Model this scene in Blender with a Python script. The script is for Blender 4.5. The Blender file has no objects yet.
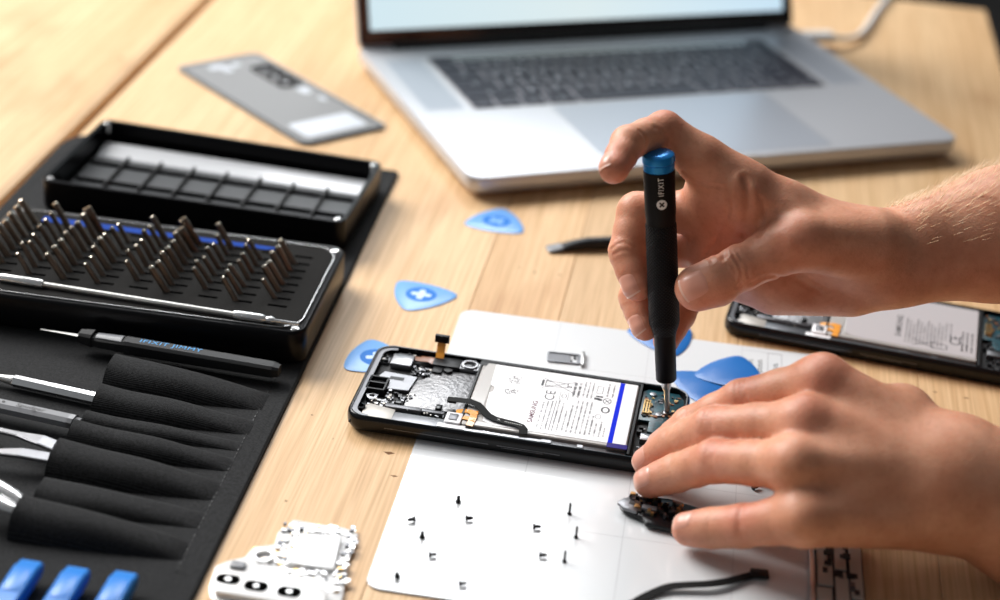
import bpy, math, random
import numpy as np
from mathutils import Vector, Matrix
random.seed(7)
rng = np.random.RandomState(5)
MM = 0.001
PI = math.pi
C = bpy.context.scene.collection

# ------------------------------------------------------------------ camera
F_PX = 1810.8
PITCH, ROLL, CAM_H = 0.47129, 0.08433, 451.9   # lens height above the table in mm
_cp, _sp = math.cos(PITCH), math.sin(PITCH)
FWD = np.array([0, _cp, -_sp])
_r0 = np.array([1.0, 0, 0]); _u0 = np.array([0, _sp, _cp])
RGT = math.cos(ROLL) * _r0 + math.sin(ROLL) * _u0
UPV = -math.sin(ROLL) * _r0 + math.cos(ROLL) * _u0
cam_data = bpy.data.cameras.new('camera')
cam = bpy.data.objects.new('camera', cam_data)
C.objects.link(cam)
cam.matrix_world = Matrix(((RGT[0], UPV[0], -FWD[0], 0), (RGT[1], UPV[1], -FWD[1], 0),
                           (RGT[2], UPV[2], -FWD[2], CAM_H * MM), (0, 0, 0, 1)))
cam_data.sensor_width = 36
cam_data.lens = F_PX / 1000 * 36
cam_data.clip_start = 0.02
cam_data.dof.use_dof = True
cam_data.dof.focus_distance = 0.860
cam_data.dof.aperture_fstop = 4.8
bpy.context.scene.camera = cam


def at(px, py, depth):
    """world point (mm) seen at px,py at a distance (mm) along the lens axis"""
    d = FWD + RGT * (px - 500) / F_PX - UPV * (py - 300) / F_PX
    return np.array([0, 0, CAM_H]) + d * depth


# ------------------------------------------------------------------ materials
def new_mat(name):
    m = bpy.data.materials.new(name)
    m.use_nodes = True
    nt = m.node_tree
    return m, nt, nt.nodes['Principled BSDF']


def pm(name, col, rough=.5, metal=0., spec=.5, coat=0., bump=None, var=None, emis=None, sheen=0., trans=0., alpha=1.,
       coatr=.05, aniso=0.):
    m, nt, b = new_mat(name)
    b.inputs['Base Color'].default_value = (*col, 1)
    b.inputs['Roughness'].default_value = rough
    b.inputs['Metallic'].default_value = metal
    b.inputs['Specular IOR Level'].default_value = spec
    b.inputs['Coat Weight'].default_value = coat
    b.inputs['Coat Roughness'].default_value = coatr
    b.inputs['Sheen Weight'].default_value = sheen
    b.inputs['Transmission Weight'].default_value = trans
    b.inputs['Alpha'].default_value = alpha
    if emis:
        b.inputs['Emission Color'].default_value = (*emis[0], 1)
        b.inputs['Emission Strength'].default_value = emis[1]
    tc = nt.nodes.new('ShaderNodeTexCoord')
    if bump:
        sc, st = bump[:2]
        n = nt.nodes.new('ShaderNodeTexNoise')
        n.inputs['Scale'].default_value = sc
        n.inputs['Detail'].default_value = 3
        nt.links.new(tc.outputs['Object'], n.inputs['Vector'])
        bp = nt.nodes.new('ShaderNodeBump')
        bp.inputs['Strength'].default_value = st
        bp.inputs['Distance'].default_value = bump[2] if len(bump) > 2 else .0003
        nt.links.new(n.outputs['Fac'], bp.inputs['Height'])
        nt.links.new(bp.outputs['Normal'], b.inputs['Normal'])
    if var:
        n = nt.nodes.new('ShaderNodeTexNoise')
        n.inputs['Scale'].default_value = var[0]
        n.inputs['Detail'].default_value = 4
        nt.links.new(tc.outputs['Object'], n.inputs['Vector'])
        cr = nt.nodes.new('ShaderNodeValToRGB')
        cr.color_ramp.elements[0].position = .35
        cr.color_ramp.elements[1].position = .65
        cr.color_ramp.elements[0].color = (*var[1], 1)
        cr.color_ramp.elements[1].color = (*col, 1)
        nt.links.new(n.outputs['Fac'], cr.inputs['Fac'])
        nt.links.new(cr.outputs['Color'], b.inputs['Base Color'])
    return m


def wood_mat():
    m, nt, b = new_mat('butcher_block_wood')
    N, L = nt.nodes.new, nt.links.new
    tc = N('ShaderNodeTexCoord'); oi = N('ShaderNodeObjectInfo')
    off = N('ShaderNodeVectorMath'); off.operation = 'ADD'
    sc = N('ShaderNodeVectorMath'); sc.operation = 'SCALE'; sc.inputs['Scale'].default_value = 9
    cmb = N('ShaderNodeCombineXYZ')
    L(oi.outputs['Random'], cmb.inputs['Y']); L(oi.outputs['Random'], cmb.inputs['Z'])
    L(cmb.outputs[0], sc.inputs[0]); L(tc.outputs['Object'], off.inputs[0]); L(sc.outputs[0], off.inputs[1])

    def noise(sx, sy, det=4, rough=.55, dist=0):
        mp = N('ShaderNodeMapping'); mp.inputs['Scale'].default_value = (sx, sy, 1)
        n = N('ShaderNodeTexNoise'); n.inputs['Scale'].default_value = 1
        n.inputs['Detail'].default_value = det; n.inputs['Roughness'].default_value = rough
        n.inputs['Distortion'].default_value = dist
        L(off.outputs[0], mp.inputs['Vector']); L(mp.outputs[0], n.inputs['Vector'])
        return n.outputs['Fac']

    def ramp(fac, stops):
        r = N('ShaderNodeValToRGB')
        e = r.color_ramp.elements
        while len(e) < len(stops): e.new(.5)
        for i, (p, c) in enumerate(stops):
            e[i].position = p; e[i].color = (*c, 1)
        L(fac, r.inputs['Fac']); return r.outputs['Color']

    def mix(a, bb, fac, mode='MIX'):
        x = N('ShaderNodeMix'); x.data_type = 'RGBA'; x.blend_type = mode
        if isinstance(fac, float): x.inputs['Factor'].default_value = fac
        else: L(fac, x.inputs['Factor'])
        L(a, x.inputs['A']); L(bb, x.inputs['B'])
        return x.outputs['Result']
    base = ramp(noise(11, 1.6, 5, .6, .6), [(.25, (.62, .385, .19)), (.5, (.74, .50, .28)), (.75, (.81, .585, .35))])
    fine = ramp(noise(850, 14, 3, .6), [(.3, (.74, .68, .60)), (.6, (1, 1, 1))])
    c = mix(base, fine, .85, 'MULTIPLY')
    ring = ramp(noise(210, 3.0, 2, .5, .4), [(.38, (.86, .80, .72)), (.5, (1, 1, 1))])
    c = mix(c, ring, .6, 'MULTIPLY')
    # dents and dark specks
    sp = ramp(noise(120, 60, 2, .5), [(.205, (.20, .09, .03)), (.245, (1, 1, 1))])
    c = mix(c, sp, 1.0, 'MULTIPLY')
    # brownish stains
    st = ramp(noise(9, 5, 3, .55), [(.30, (.80, .70, .64)), (.42, (1, 1, 1))])
    c = mix(c, st, .8, 'MULTIPLY')
    # each stave its own tone
    tone = N('ShaderNodeMapRange'); tone.inputs['To Min'].default_value = .9; tone.inputs['To Max'].default_value = 1.06
    L(oi.outputs['Random'], tone.inputs['Value'])
    tr = N('ShaderNodeCombineXYZ')
    for k in range(3): L(tone.outputs[0], tr.inputs[k])
    c = mix(c, tr.outputs[0], 1.0, 'MULTIPLY')
    L(c, b.inputs['Base Color'])
    b.inputs['Roughness'].default_value = .47
    b.inputs['Specular IOR Level'].default_value = .35
    bp = N('ShaderNodeBump'); bp.inputs['Strength'].default_value = .25; bp.inputs['Distance'].default_value = .0003
    L(noise(850, 14, 3, .6), bp.inputs['Height']); L(bp.outputs[0], b.inputs['Normal'])
    return m


def fabric_mat():
    m, nt, b = new_mat('black_nylon')
    N, L = nt.nodes.new, nt.links.new
    tc = N('ShaderNodeTexCoord')
    outs = []
    for d, s in (('X', 1), ('Y', 1)):
        w = N('ShaderNodeTexWave'); w.bands_direction = d; w.inputs['Scale'].default_value = 520
        w.inputs['Distortion'].default_value = .6
        L(tc.outputs['Object'], w.inputs['Vector']); outs.append(w.outputs['Fac'])
    a = N('ShaderNodeMath'); a.operation = 'MULTIPLY'; L(outs[0], a.inputs[0]); L(outs[1], a.inputs[1])
    n = N('ShaderNodeTexNoise'); n.inputs['Scale'].default_value = 900; L(tc.outputs['Object'], n.inputs['Vector'])
    ad = N('ShaderNodeMath'); ad.operation = 'ADD'; L(a.outputs[0], ad.inputs[0]); L(n.outputs['Fac'], ad.inputs[1])
    r = N('ShaderNodeValToRGB'); r.color_ramp.elements[0].position = .4; r.color_ramp.elements[1].position = 1.3
    r.color_ramp.elements[0].color = (.004, .004, .0045, 1); r.color_ramp.elements[1].color = (.034, .035, .037, 1)
    L(ad.outputs[0], r.inputs['Fac']); L(r.outputs['Color'], b.inputs['Base Color'])
    b.inputs['Roughness'].default_value = .85; b.inputs['Specular IOR Level'].default_value = .15
    b.inputs['Sheen Weight'].default_value = .03; b.inputs['Sheen Roughness'].default_value = .5
    bp = N('ShaderNodeBump'); bp.inputs['Strength'].default_value = .5; bp.inputs['Distance'].default_value = .0003
    L(ad.outputs[0], bp.inputs['Height']); L(bp.outputs[0], b.inputs['Normal'])
    return m


def skin_mat():
    m, nt, b = new_mat('skin')
    N, L = nt.nodes.new, nt.links.new
    tc = N('ShaderNodeTexCoord'); at_ = N('ShaderNodeAttribute'); at_.attribute_name = 'flush'
    n1 = N('ShaderNodeTexNoise'); n1.inputs['Scale'].default_value = 70; n1.inputs['Detail'].default_value = 5
    n2 = N('ShaderNodeTexNoise'); n2.inputs['Scale'].default_value = 420; n2.inputs['Detail'].default_value = 3
    for n in (n1, n2): L(tc.outputs['Object'], n.inputs['Vector'])
    r = N('ShaderNodeValToRGB')
    r.color_ramp.elements[0].position = .3; r.color_ramp.elements[1].position = .7
    r.color_ramp.elements[0].color = (.58, .25, .145, 1); r.color_ramp.elements[1].color = (.72, .36, .23, 1)
    L(n1.outputs['Fac'], r.inputs['Fac'])
    mx = N('ShaderNodeMix'); mx.data_type = 'RGBA'
    mx.inputs['B'].default_value = (.60, .185, .125, 1)
    L(at_.outputs['Fac'], mx.inputs['Factor']); L(r.outputs['Color'], mx.inputs['A'])
    sp = N('ShaderNodeValToRGB'); sp.color_ramp.elements[0].position = .30; sp.color_ramp.elements[1].position = .5
    sp.color_ramp.elements[0].color = (.86, .80, .76, 1); sp.color_ramp.elements[1].color = (1, 1, 1, 1)
    L(n2.outputs['Fac'], sp.inputs['Fac'])
    m2 = N('ShaderNodeMix'); m2.data_type = 'RGBA'; m2.blend_type = 'MULTIPLY'; m2.inputs['Factor'].default_value = .5
    L(mx.outputs['Result'], m2.inputs['A']); L(sp.outputs['Color'], m2.inputs['B'])
    L(m2.outputs['Result'], b.inputs['Base Color'])
    b.inputs['Roughness'].default_value = .47
    b.inputs['Specular IOR Level'].default_value = .4
    b.inputs['Subsurface Weight'].default_value = .28
    b.inputs['Subsurface Radius'].default_value = (1.0, .35, .2)
    b.inputs['Subsurface Scale'].default_value = .006
    n3 = N('ShaderNodeTexNoise'); n3.inputs['Scale'].default_value = 1100; n3.inputs['Detail'].default_value = 3
    v = N('ShaderNodeTexVoronoi'); v.inputs['Scale'].default_value = 900
    L(tc.outputs['Object'], n3.inputs['Vector']); L(tc.outputs['Object'], v.inputs['Vector'])
    ad = N('ShaderNodeMath'); ad.operation = 'ADD'; L(n3.outputs['Fac'], ad.inputs[0]); L(v.outputs['Distance'], ad.inputs[1])
    bp = N('ShaderNodeBump'); bp.inputs['Strength'].default_value = .35; bp.inputs['Distance'].default_value = .00025
    L(ad.outputs[0], bp.inputs['Height']); L(bp.outputs[0], b.inputs['Normal'])
    return m


def knurl_mat():
    m, nt, b = new_mat('black_knurled_aluminium')
    N, L = nt.nodes.new, nt.links.new
    tc = N('ShaderNodeTexCoord')
    sx = N('ShaderNodeSeparateXYZ'); L(tc.outputs['Object'], sx.inputs[0])
    an = N('ShaderNodeMath'); an.operation = 'ARCTAN2'; L(sx.outputs['Y'], an.inputs[0]); L(sx.outputs['X'], an.inputs[1])
    o = []
    for s in (1, -1):
        ma = N('ShaderNodeMath'); ma.operation = 'MULTIPLY'; ma.inputs[1].default_value = 26
        L(an.outputs[0], ma.inputs[0])
        mz = N('ShaderNodeMath'); mz.operation = 'MULTIPLY'; mz.inputs[1].default_value = 3600 * s
        L(sx.outputs['Z'], mz.inputs[0])
        ad = N('ShaderNodeMath'); ad.operation = 'ADD'; L(ma.outputs[0], ad.inputs[0]); L(mz.outputs[0], ad.inputs[1])
        si = N('ShaderNodeMath'); si.operation = 'SINE'; L(ad.outputs[0], si.inputs[0]); o.append(si.outputs[0])
    mi = N('ShaderNodeMath'); mi.operation = 'MAXIMUM'; L(o[0], mi.inputs[0]); L(o[1], mi.inputs[1])
    bp = N('ShaderNodeBump'); bp.invert = True; bp.inputs['Strength'].default_value = .8; bp.inputs['Distance'].default_value = .0003
    L(mi.outputs[0], bp.inputs['Height']); L(bp.outputs[0], b.inputs['Normal'])
    b.inputs['Base Color'].default_value = (.006, .006, .007, 1)
    b.inputs['Specular IOR Level'].default_value = .13
    b.inputs['Roughness'].default_value = .48
    return m


M = dict(
    wood=wood_mat(), fabric=fabric_mat(), skin=skin_mat(), knurl=knurl_mat(),
    floor=pm('dark_floor', (.022, .02, .019), .6, var=(3, (.014, .013, .012))),
    mat_top=pm('white_mat', (.72, .74, .76), .22, spec=.5, coat=.85, coatr=.06),
    mat_side=pm('mat_edge', (.07, .08, .15), .4),
    grey_line=pm('grey_print', (.36, .37, .39), .4),
    thin_line=pm('thin_print', (.45, .46, .48), .35),
    ink=pm('black_ink', (.03, .03, .032), .5),
    ink_soft=pm('grey_ink', (.13, .125, .13), .5),
    ink_red=pm('plum_ink', (.11, .025, .045), .5),
    black_gloss=pm('gloss_black', (.004, .004, .005), .2, spec=.3),
    black_satin=pm('satin_black', (.004, .004, .005), .28, spec=.16),
    black=pm('black_plastic', (.009, .009, .010), .4, spec=.3),
    black_matte=pm('matte_black', (.016, .016, .017), .6),
    black_alu=pm('black_anodised', (.004, .004, .005), .45, metal=0., spec=.13),
    flex=pm('black_flex', (.006, .006, .006), .6, spec=.12),
    steel=pm('steel', (.66, .65, .63), .36, metal=.9),
    chrome=pm('chrome', (.80, .80, .80), .27, metal=.9),
    bit=pm('bit_steel', (.20, .15, .115), .36, metal=1),
    bit_end=pm('bit_end', (.80, .72, .60), .16, metal=1),
    brushed=pm('brushed_plate', (.30, .295, .30), .45, metal=1, bump=(420, .9, .0006)),
    satin=pm('satin_plate', (.21, .21, .22), .36, metal=1, bump=(300, .3)),
    lipgrey=pm('grey_lip', (.15, .15, .16), .36, metal=.6),
    pale_can=pm('pale_can', (.50, .47, .43), .4, metal=.3),
    silver=pm('silver_can', (.30, .30, .31), .3, metal=1),
    alu=pm('laptop_aluminium', (.60, .61, .645), .42, metal=.55, bump=(2500, .08)),
    alu_edge=pm('laptop_edge', (.42, .40, .39), .33, metal=.9),
    tpad=pm('trackpad_glass', (.47, .50, .56), .30, metal=.45),
    keywell=pm('key_well', (.36, .36, .40), .45),  # gaps lightened, painting the backlight glint between the keys
    key=pm('key_cap', (.010, .011, .026), .5),
    legend=pm('key_legend', (.75, .78, .82), .4, emis=((.8, .85, 1), .35)),
    bezel=pm('screen_bezel', (.006, .006, .007), .12, coat=.5),
    dock=pm('display_grey', (.3, .3, .3), .4, emis=((.36, .40, .42), .75)),
    blue=pm('blue_anodised', (.008, .24, .68), .28, metal=.45),
    pick=pm('blue_pick', (.004, .125, .43), .3, spec=.45),
    pick_sheen=pm('blue_pick_sheen', (.13, .36, .76), .3, spec=.5),  # same blue plastic, paled by reflected sky painted into the colour
    pick_dk=pm('pick_print', (.006, .17, .60), .5, spec=.2),
    pick_lt=pm('pick_print_light', (.55, .72, .95), .4),
    blue_plastic=pm('blue_plastic', (.008, .20, .66), .35, spec=.6),
    blue_band=pm('blue_band', (.003, .045, .30), .7, spec=.1),
    battery=pm('battery_foil', (.30, .28, .265), .45, metal=.25),
    film=pm('battery_film', (.42, .395, .375), .3, coat=.3),
    label_shade=pm('shaded_label', (.46, .43, .44), .4),  # white label greyed, with the forearm's shadow put into its colour
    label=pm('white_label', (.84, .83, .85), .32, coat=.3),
    blue_ink=pm('blue_stripe', (.004, .02, .62), .7, spec=.08),
    navy=pm('navy_tab', (.02, .01, .18), .5, spec=.2),
    pcb=pm('teal_board', (.008, .075, .10), .32, spec=.5, var=(400, (.012, .03, .04))),
    chip=pm('chip', (.02, .02, .022), .35),
    gold=pm('gold', (.75, .50, .22), .3, metal=1),
    orange=pm('orange_flex', (.80, .32, .03), .3, coat=.5),
    copper=pm('brown_flex', (.25, .09, .03), .3, coat=.4),
    foam=pm('foam', (.017, .0165, .016), .95, spec=.1, bump=(1400, .6, .0005)),
    foam_hole=pm('foam_hole', (.003, .003, .003), 1, spec=0),
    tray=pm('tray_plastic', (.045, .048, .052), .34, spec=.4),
    tray_lit=pm('tray_slope_glare', (.42, .43, .45), .3, spec=.6, coat=.4),  # pale colour paints the window's reflection along the back of the tray
    cover=pm('back_cover', (.25, .255, .26), .38, spec=.5, bump=(300, .1)),
    cover_mark=pm('cover_residue', (.62, .66, .72), .4),
    lens=pm('lens_black', (.01, .01, .015), .08, coat=1),
    cable=pm('white_cable', (.78, .78, .78), .4),
    white_board=pm('bright_board', (.86, .85, .84), .3, metal=.15, coat=.6, coatr=.15),
    white_metal=pm('bright_shield', (.93, .93, .93), .3, metal=.3, coat=.5),
    bone=pm('grey_tool', (.17, .175, .19), .35, spec=.6),
    dark_grey=pm('dark_grey_handle', (.014, .0145, .016), .45, spec=.25),
    print_lt=pm('light_print', (.72, .72, .70), .5),
    print_blue=pm('blue_print', (.03, .32, .72), .5),
    nail=pm('nail', (.70, .33, .24), .34, spec=.45, coat=.15, coatr=.3),
    nail_edge=pm('nail_edge', (.76, .47, .37), .4),
    screw_black=pm('black_screw', (.012, .012, .013), .6, spec=.1),
    spudger_grey=pm('spudger_grey', (.24, .245, .26), .45, spec=.3),
    hair=pm('golden_hair', (.85, .60, .36), .35),
    gap=pm('gap_dark', (.16, .065, .015), .8),
)

# display with a soft procedural gradient
dm, dnt, db = new_mat('display_glow')
_tc = dnt.nodes.new('ShaderNodeTexCoord'); _sx = dnt.nodes.new('ShaderNodeSeparateXYZ')
dnt.links.new(_tc.outputs['Object'], _sx.inputs[0])
_mr = dnt.nodes.new('ShaderNodeMapRange'); _mr.inputs['From Max'].default_value = .35
dnt.links.new(_sx.outputs['X'], _mr.inputs['Value'])
_cr = dnt.nodes.new('ShaderNodeValToRGB')
_cr.color_ramp.elements[0].color = (.66, .83, .90, 1); _cr.color_ramp.elements[1].color = (.60, .80, .95, 1)
_e = _cr.color_ramp.elements.new(.5); _e.color = (.74, .86, .88, 1)
dnt.links.new(_mr.outputs[0], _cr.inputs['Fac']); dnt.links.new(_cr.outputs['Color'], db.inputs['Emission Color'])
db.inputs['Base Color'].default_value = (.02, .02, .02, 1)
db.inputs['Emission Strength'].default_value = .98
db.inputs['Roughness'].default_value = .25
M['display'] = dm


# ------------------------------------------------------------------ mesh building (all in mm)
class MB:
    def __init__(s):
        s.v = []; s.f = []; s.m = []; s.mi = 0

    def use(s, i): s.mi = i; return s

    def add(s, vs, fs):
        o = len(s.v)
        s.v += [tuple(map(float, p)) for p in vs]
        s.f += [tuple(i + o for i in f) for f in fs]
        s.m += [s.mi] * len(fs)
        return s

    def loops(s, rings, cap0=True, cap1=True, closed=True):
        n = len(rings[0]); vs = [p for r in rings for p in r]; fs = []
        for k in range(len(rings) - 1):
            for i in range(n if closed else n - 1):
                j = (i + 1) % n
                fs.append((k * n + i, k * n + j, (k + 1) * n + j, (k + 1) * n + i))
        if cap0: fs.append(tuple(range(n - 1, -1, -1)))
        if cap1: fs.append(tuple(range((len(rings) - 1) * n, len(rings) * n)))
        return s.add(vs, fs)

    def prism(s, out, z0, z1, bev=0., bot=True, zf=None):
        """outline (ccw) raised from z0 to z1 with a rounded rim"""
        def ring(o, z): return [(x, y, z) for x, y in o]
        r = []
        if bev > 0:
            if bot: r += [ring(inset(out, bev), z0), ring(inset(out, bev * .3), z0 + bev * .3)]
            r += [ring(out, z0 + bev if bot else z0), ring(out, z1 - bev), ring(inset(out, bev * .3), z1 - bev * .3), ring(inset(out, bev), z1)]
        else:
            r = [ring(out, z0), ring(out, z1)]
        return s.loops(r)

    def box(s, x0, x1, y0, y1, z0, z1, bev=0.):
        return s.prism([(x0, y0), (x1, y0), (x1, y1), (x0, y1)], z0, z1, bev)

    def ring(s, out, w, z0, z1, bev=.2):
        inn = inset(out, w)
        rr = [[(x, y, z0) for x, y in out], [(x, y, z1 - bev) for x, y in out], [(x, y, z1) for x, y in inset(out, bev)],
              [(x, y, z1) for x, y in inset(out, w - bev * .5)], [(x, y, z1 - bev) for x, y in inn], [(x, y, z0) for x, y in inn]]
        return s.loops(rr, False, False)

    def lathe(s, prof, c=(0, 0, 0), n=32, axis='z'):
        """profile [(r, h)] turned about an axis"""
        rings = []
        for r, h in prof:
            ring = []
            for i in range(n):
                a = 2 * PI * i / n
                p = (r * math.cos(a), r * math.sin(a), h)
                if axis == 'x': p = (h, p[0], p[1])
                if axis == 'y': p = (p[1], h, p[0])
                ring.append((p[0] + c[0], p[1] + c[1], p[2] + c[2]))
            rings.append(ring)
        return s.loops(rings)

    def tube(s, pts, rad, n=8, flat=1., cap=True):
        pts = [Vector(p) for p in pts]
        if not hasattr(rad, '__len__'): rad = [rad] * len(pts)
        rings = []; up = Vector((0, 0, 1)); prev = None
        for i, p in enumerate(pts):
            t = (pts[min(i + 1, len(pts) - 1)] - pts[max(i - 1, 0)]).normalized()
            if prev is None:
                a = t.cross(up)
                if a.length < .1: a = t.cross(Vector((1, 0, 0)))
            else: a = prev - t * prev.dot(t)
            a.normalize(); b = a.cross(t); prev = a
            rings.append([tuple(p + a * math.cos(2 * PI * k / n) * rad[i] + b * math.sin(2 * PI * k / n) * rad[i] * flat) for k in range(n)])
        return s.loops(rings, cap, cap)

    def strip(s, pts, w, th):
        """flat ribbon lying in xy following pts (x,y,z), width w, thickness th"""
        rings = []
        for i, p in enumerate(pts):
            a = pts[max(i - 1, 0)]; b = pts[min(i + 1, len(pts) - 1)]
            dx, dy = b[0] - a[0], b[1] - a[1]; l = math.hypot(dx, dy) or 1
            nx, ny = -dy / l * w / 2, dx / l * w / 2
            rings.append([(p[0] + nx, p[1] + ny, p[2]), (p[0] - nx, p[1] - ny, p[2]), (p[0] - nx, p[1] - ny, p[2] + th), (p[0] + nx, p[1] + ny, p[2] + th)])
        return s.loops(rings)

    def xf(s, mat, start=0):
        for i in range(start, len(s.v)):
            s.v[i] = tuple(mat @ Vector(s.v[i]))
        return s

    def build(s, name, mats, parent=None, smooth=35, loc=(0, 0, 0), rotz=0):
        me = bpy.data.meshes.new(name)
        me.from_pydata([(x * MM, y * MM, z * MM) for x, y, z in s.v], [], s.f)
        if not isinstance(mats, (list, tuple)): mats = [mats]
        for m in mats: me.materials.append(m)
        if len(mats) > 1: me.polygons.foreach_set('material_index', s.m)
        me.validate(); me.update()
        o = bpy.data.objects.new(name, me); C.objects.link(o)
        o.location = [c * MM for c in loc]; o.rotation_euler = (0, 0, math.radians(rotz))
        if parent: o.parent = parent
        if smooth:
            me.polygons.foreach_set('use_smooth', [True] * len(me.polygons))
            me.set_sharp_from_angle(angle=math.radians(smooth))
        return o


def inset(out, d):
    n = len(out); r = []
    for i in range(n):
        ax, ay = out[i - 1]; bx, by = out[i]; cx, cy = out[(i + 1) % n]
        e1 = (bx - ax, by - ay); e2 = (cx - bx, cy - by)
        l1 = math.hypot(*e1) or 1e-9; l2 = math.hypot(*e2) or 1e-9
        n1 = (-e1[1] / l1, e1[0] / l1); n2 = (-e2[1] / l2, e2[0] / l2)
        mx, my = n1[0] + n2[0], n1[1] + n2[1]; k = (mx * mx + my * my) / 2 or 1e-9
        k = max(k, .35)
        r.append((bx + mx / k * d, by + my / k * d))
    return r


def rrect(x0, y0, x1, y1, r, n=6):
    o = []
    rs = r if isinstance(r, (tuple, list)) else (r,) * 4
    for (cx, cy, a0), rr in zip(((x0, y0, 180), (x1, y0, 270), (x1, y1, 0), (x0, y1, 90)), rs):
        px = cx + (rr if cx == x0 else -rr); py = cy + (rr if cy == y0 else -rr)
        for k in range(n + 1):
            a = math.radians(a0 + 90 * k / n)
            o.append((px + rr * math.cos(a), py + rr * math.sin(a)))
    return o


def circ(cx, cy, r, n=24): return [(cx + r * math.cos(2 * PI * i / n), cy + r * math.sin(2 * PI * i / n)) for i in range(n)]


def empty(name, label, cat, loc=(0, 0, 0), rotz=0, group=None, tilt=None):
    o = bpy.data.objects.new(name, None); C.objects.link(o)
    o.empty_display_size = .01
    o.location = [c * MM for c in loc]; o.rotation_euler = (*(tilt or (0, 0)), math.radians(rotz))
    return tag(o, label, cat, group)


def tag(o, label, cat, group=None):
    o['label'] = label; o['category'] = cat
    if group: o['group'] = group
    return o


def struct(o): o['kind'] = 'structure'; return o


def text_mb(mb, txt, size, loc, rot=0, z=0, sx=1., align='CENTER', bold=0., sp=1.0):
    """flat lettering added to mb; size is the cap height in mm"""
    cu = bpy.data.curves.new('lettering', 'FONT'); cu.body = txt; cu.size = size / .72 * 1.0
    cu.align_x = align; cu.align_y = 'CENTER'; cu.resolution_u = 3; cu.offset = bold; cu.fill_mode = 'FRONT'; cu.space_character = sp
    o = bpy.data.objects.new('lettering', cu); C.objects.link(o)
    dg = bpy.context.evaluated_depsgraph_get()
    me = bpy.data.meshes.new_from_object(o.evaluated_get(dg))
    a = math.radians(rot); c, s = math.cos(a), math.sin(a); vs = []
    for v in me.vertices:
        x, y = v.co.x * sx, v.co.y
        vs.append((loc[0] + c * x - s * y, loc[1] + s * x + c * y, z))
    fs = [tuple(p.vertices) for p in me.polygons]
    mb.add(vs, fs)
    bpy.data.objects.remove(o); bpy.data.curves.remove(cu); bpy.data.meshes.remove(me)


# ------------------------------------------------------------------ table and floor
TA = -6.5
def tw(u, v, z=0):
    a = math.radians(TA); return (u * math.cos(a) - v * math.sin(a), u * math.sin(a) + v * math.cos(a), z)
fl = MB().box(-4000, 4000, -3000, 4200, -760, -745).build('floor', M['floor'], smooth=0); struct(fl)
table = empty('wooden_table', 'pale solid wood worktop of glued staves with a dark gap along the left board', 'table', (0, 0, 0), TA)
edges = [-396, -302, -214, -115, -66, 31, 126, 219.5]
FAR, NEAR = 1543, 120
for i in range(len(edges) - 1):
    MB().box(edges[i] + (.12 if i else 0), edges[i + 1] - .12, NEAR, FAR, -32, 0, .3).build('plank', M['wood'], table, smooth=0)
out = [(-760, 0), (-404, 0)]
for (a, b) in ((-760, -590), (-589.8, -403.5)):
    m = MB()
    bv = 7.0 if b > -500 else .3
    # board with a softly rounded right-hand edge
    prof = [(a, -32), (b, -32), (b, -bv - 1), (b - .6, -bv * .55), (b - 2, -bv * .22), (b - bv, 0), (a, 0)]
    m.loops([[(x, NEAR, z) for x, z in prof], [(x, FAR, z) for x, z in prof]])
    m.build('plank', M['wood'], table, smooth=0)
MB().box(-403.5, -396, NEAR, FAR, -32, -7).build('gap_filler', M['gap'], table, smooth=0)
def on_table(px, py):
    d = FWD + RGT * (px - 500) / F_PX - UPV * (py - 300) / F_PX
    p = d * (-CAM_H / d[2]); a = math.radians(-TA)
    return p[0] * math.cos(a) - p[1] * math.sin(a), p[0] * math.sin(a) + p[1] * math.cos(a)
for (px, py, l, w_) in ((389, 453, 5.5, 1.6), (394, 476, 4.0, .8), (286, 501, 1.6, .8), (870, 402, 3, .7), (902, 388, 5, .8), (966, 398, 4, .7), (975, 420, 3, .8), (560, 275, 2.5, .6), (612, 272, 2, .6), (520, 268, 1.8, .6), (312, 415, 1.5, .6), (935, 392, 3, .6)):
    x, y = on_table(px, py)
    MB().add([(x - l / 2, y + w_ * .3, .03), (x, y - w_, .03), (x + l / 2, y + w_ * .2, .03), (x + l * .1, y + w_ * .8, .03)], [(0, 1, 2, 3)]).build('dent', M['gap'], table, smooth=0)
for (x, y) in ((-700, 220), (-700, 1440), (170, 220), (170, 1440)):
    MB().box(x - 35, x + 35, y - 35, y + 35, -745, -32, 2).build('leg', M['wood'], table, smooth=0)
MB().box(-700, 170, 1400, 1425, -130, -32).box(-700, 170, 235, 260, -130, -32).build('apron', M['wood'], table, smooth=0)

# ------------------------------------------------------------------ laptop
lap = empty('laptop', 'open silver laptop with dark keyboard and glowing pale display at the back of the table', 'laptop', (-23.9, 1015, 0), 22.94)
lap.scale = (1.014, 1.0, 1.0)
W, D = 349.3, 240.7
o = rrect(0, 0, W, D, (11, 11, 8, 8), 8)
mb = MB()
def rg(o_, z): return [(x, y, z) for x, y in o_]
mb.loops([rg(inset(o, 11), 1.6), rg(inset(o, 5), 2.6), rg(inset(o, 1.5), 5), rg(o, 8), rg(o, 14.9), rg(inset(o, .35), 15.4), rg(inset(o, .8), 15.5)])
mb.build('base', M['alu'], lap)
for x, y in ((22, 22), (W - 22, 22), (22, D - 22), (W - 22, D - 22)): MB().lathe([(7, 0), (7.5, 1), (7, 1.7)], (x, y, 0), 20).build('rubber_foot', M['black'], lap)
kb = MB().prism(rrect(41.2, 109.5, 308, 209, 2.5), 15.5, 15.62).build('keyboard', M['keywell'], lap, smooth=0)
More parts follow.
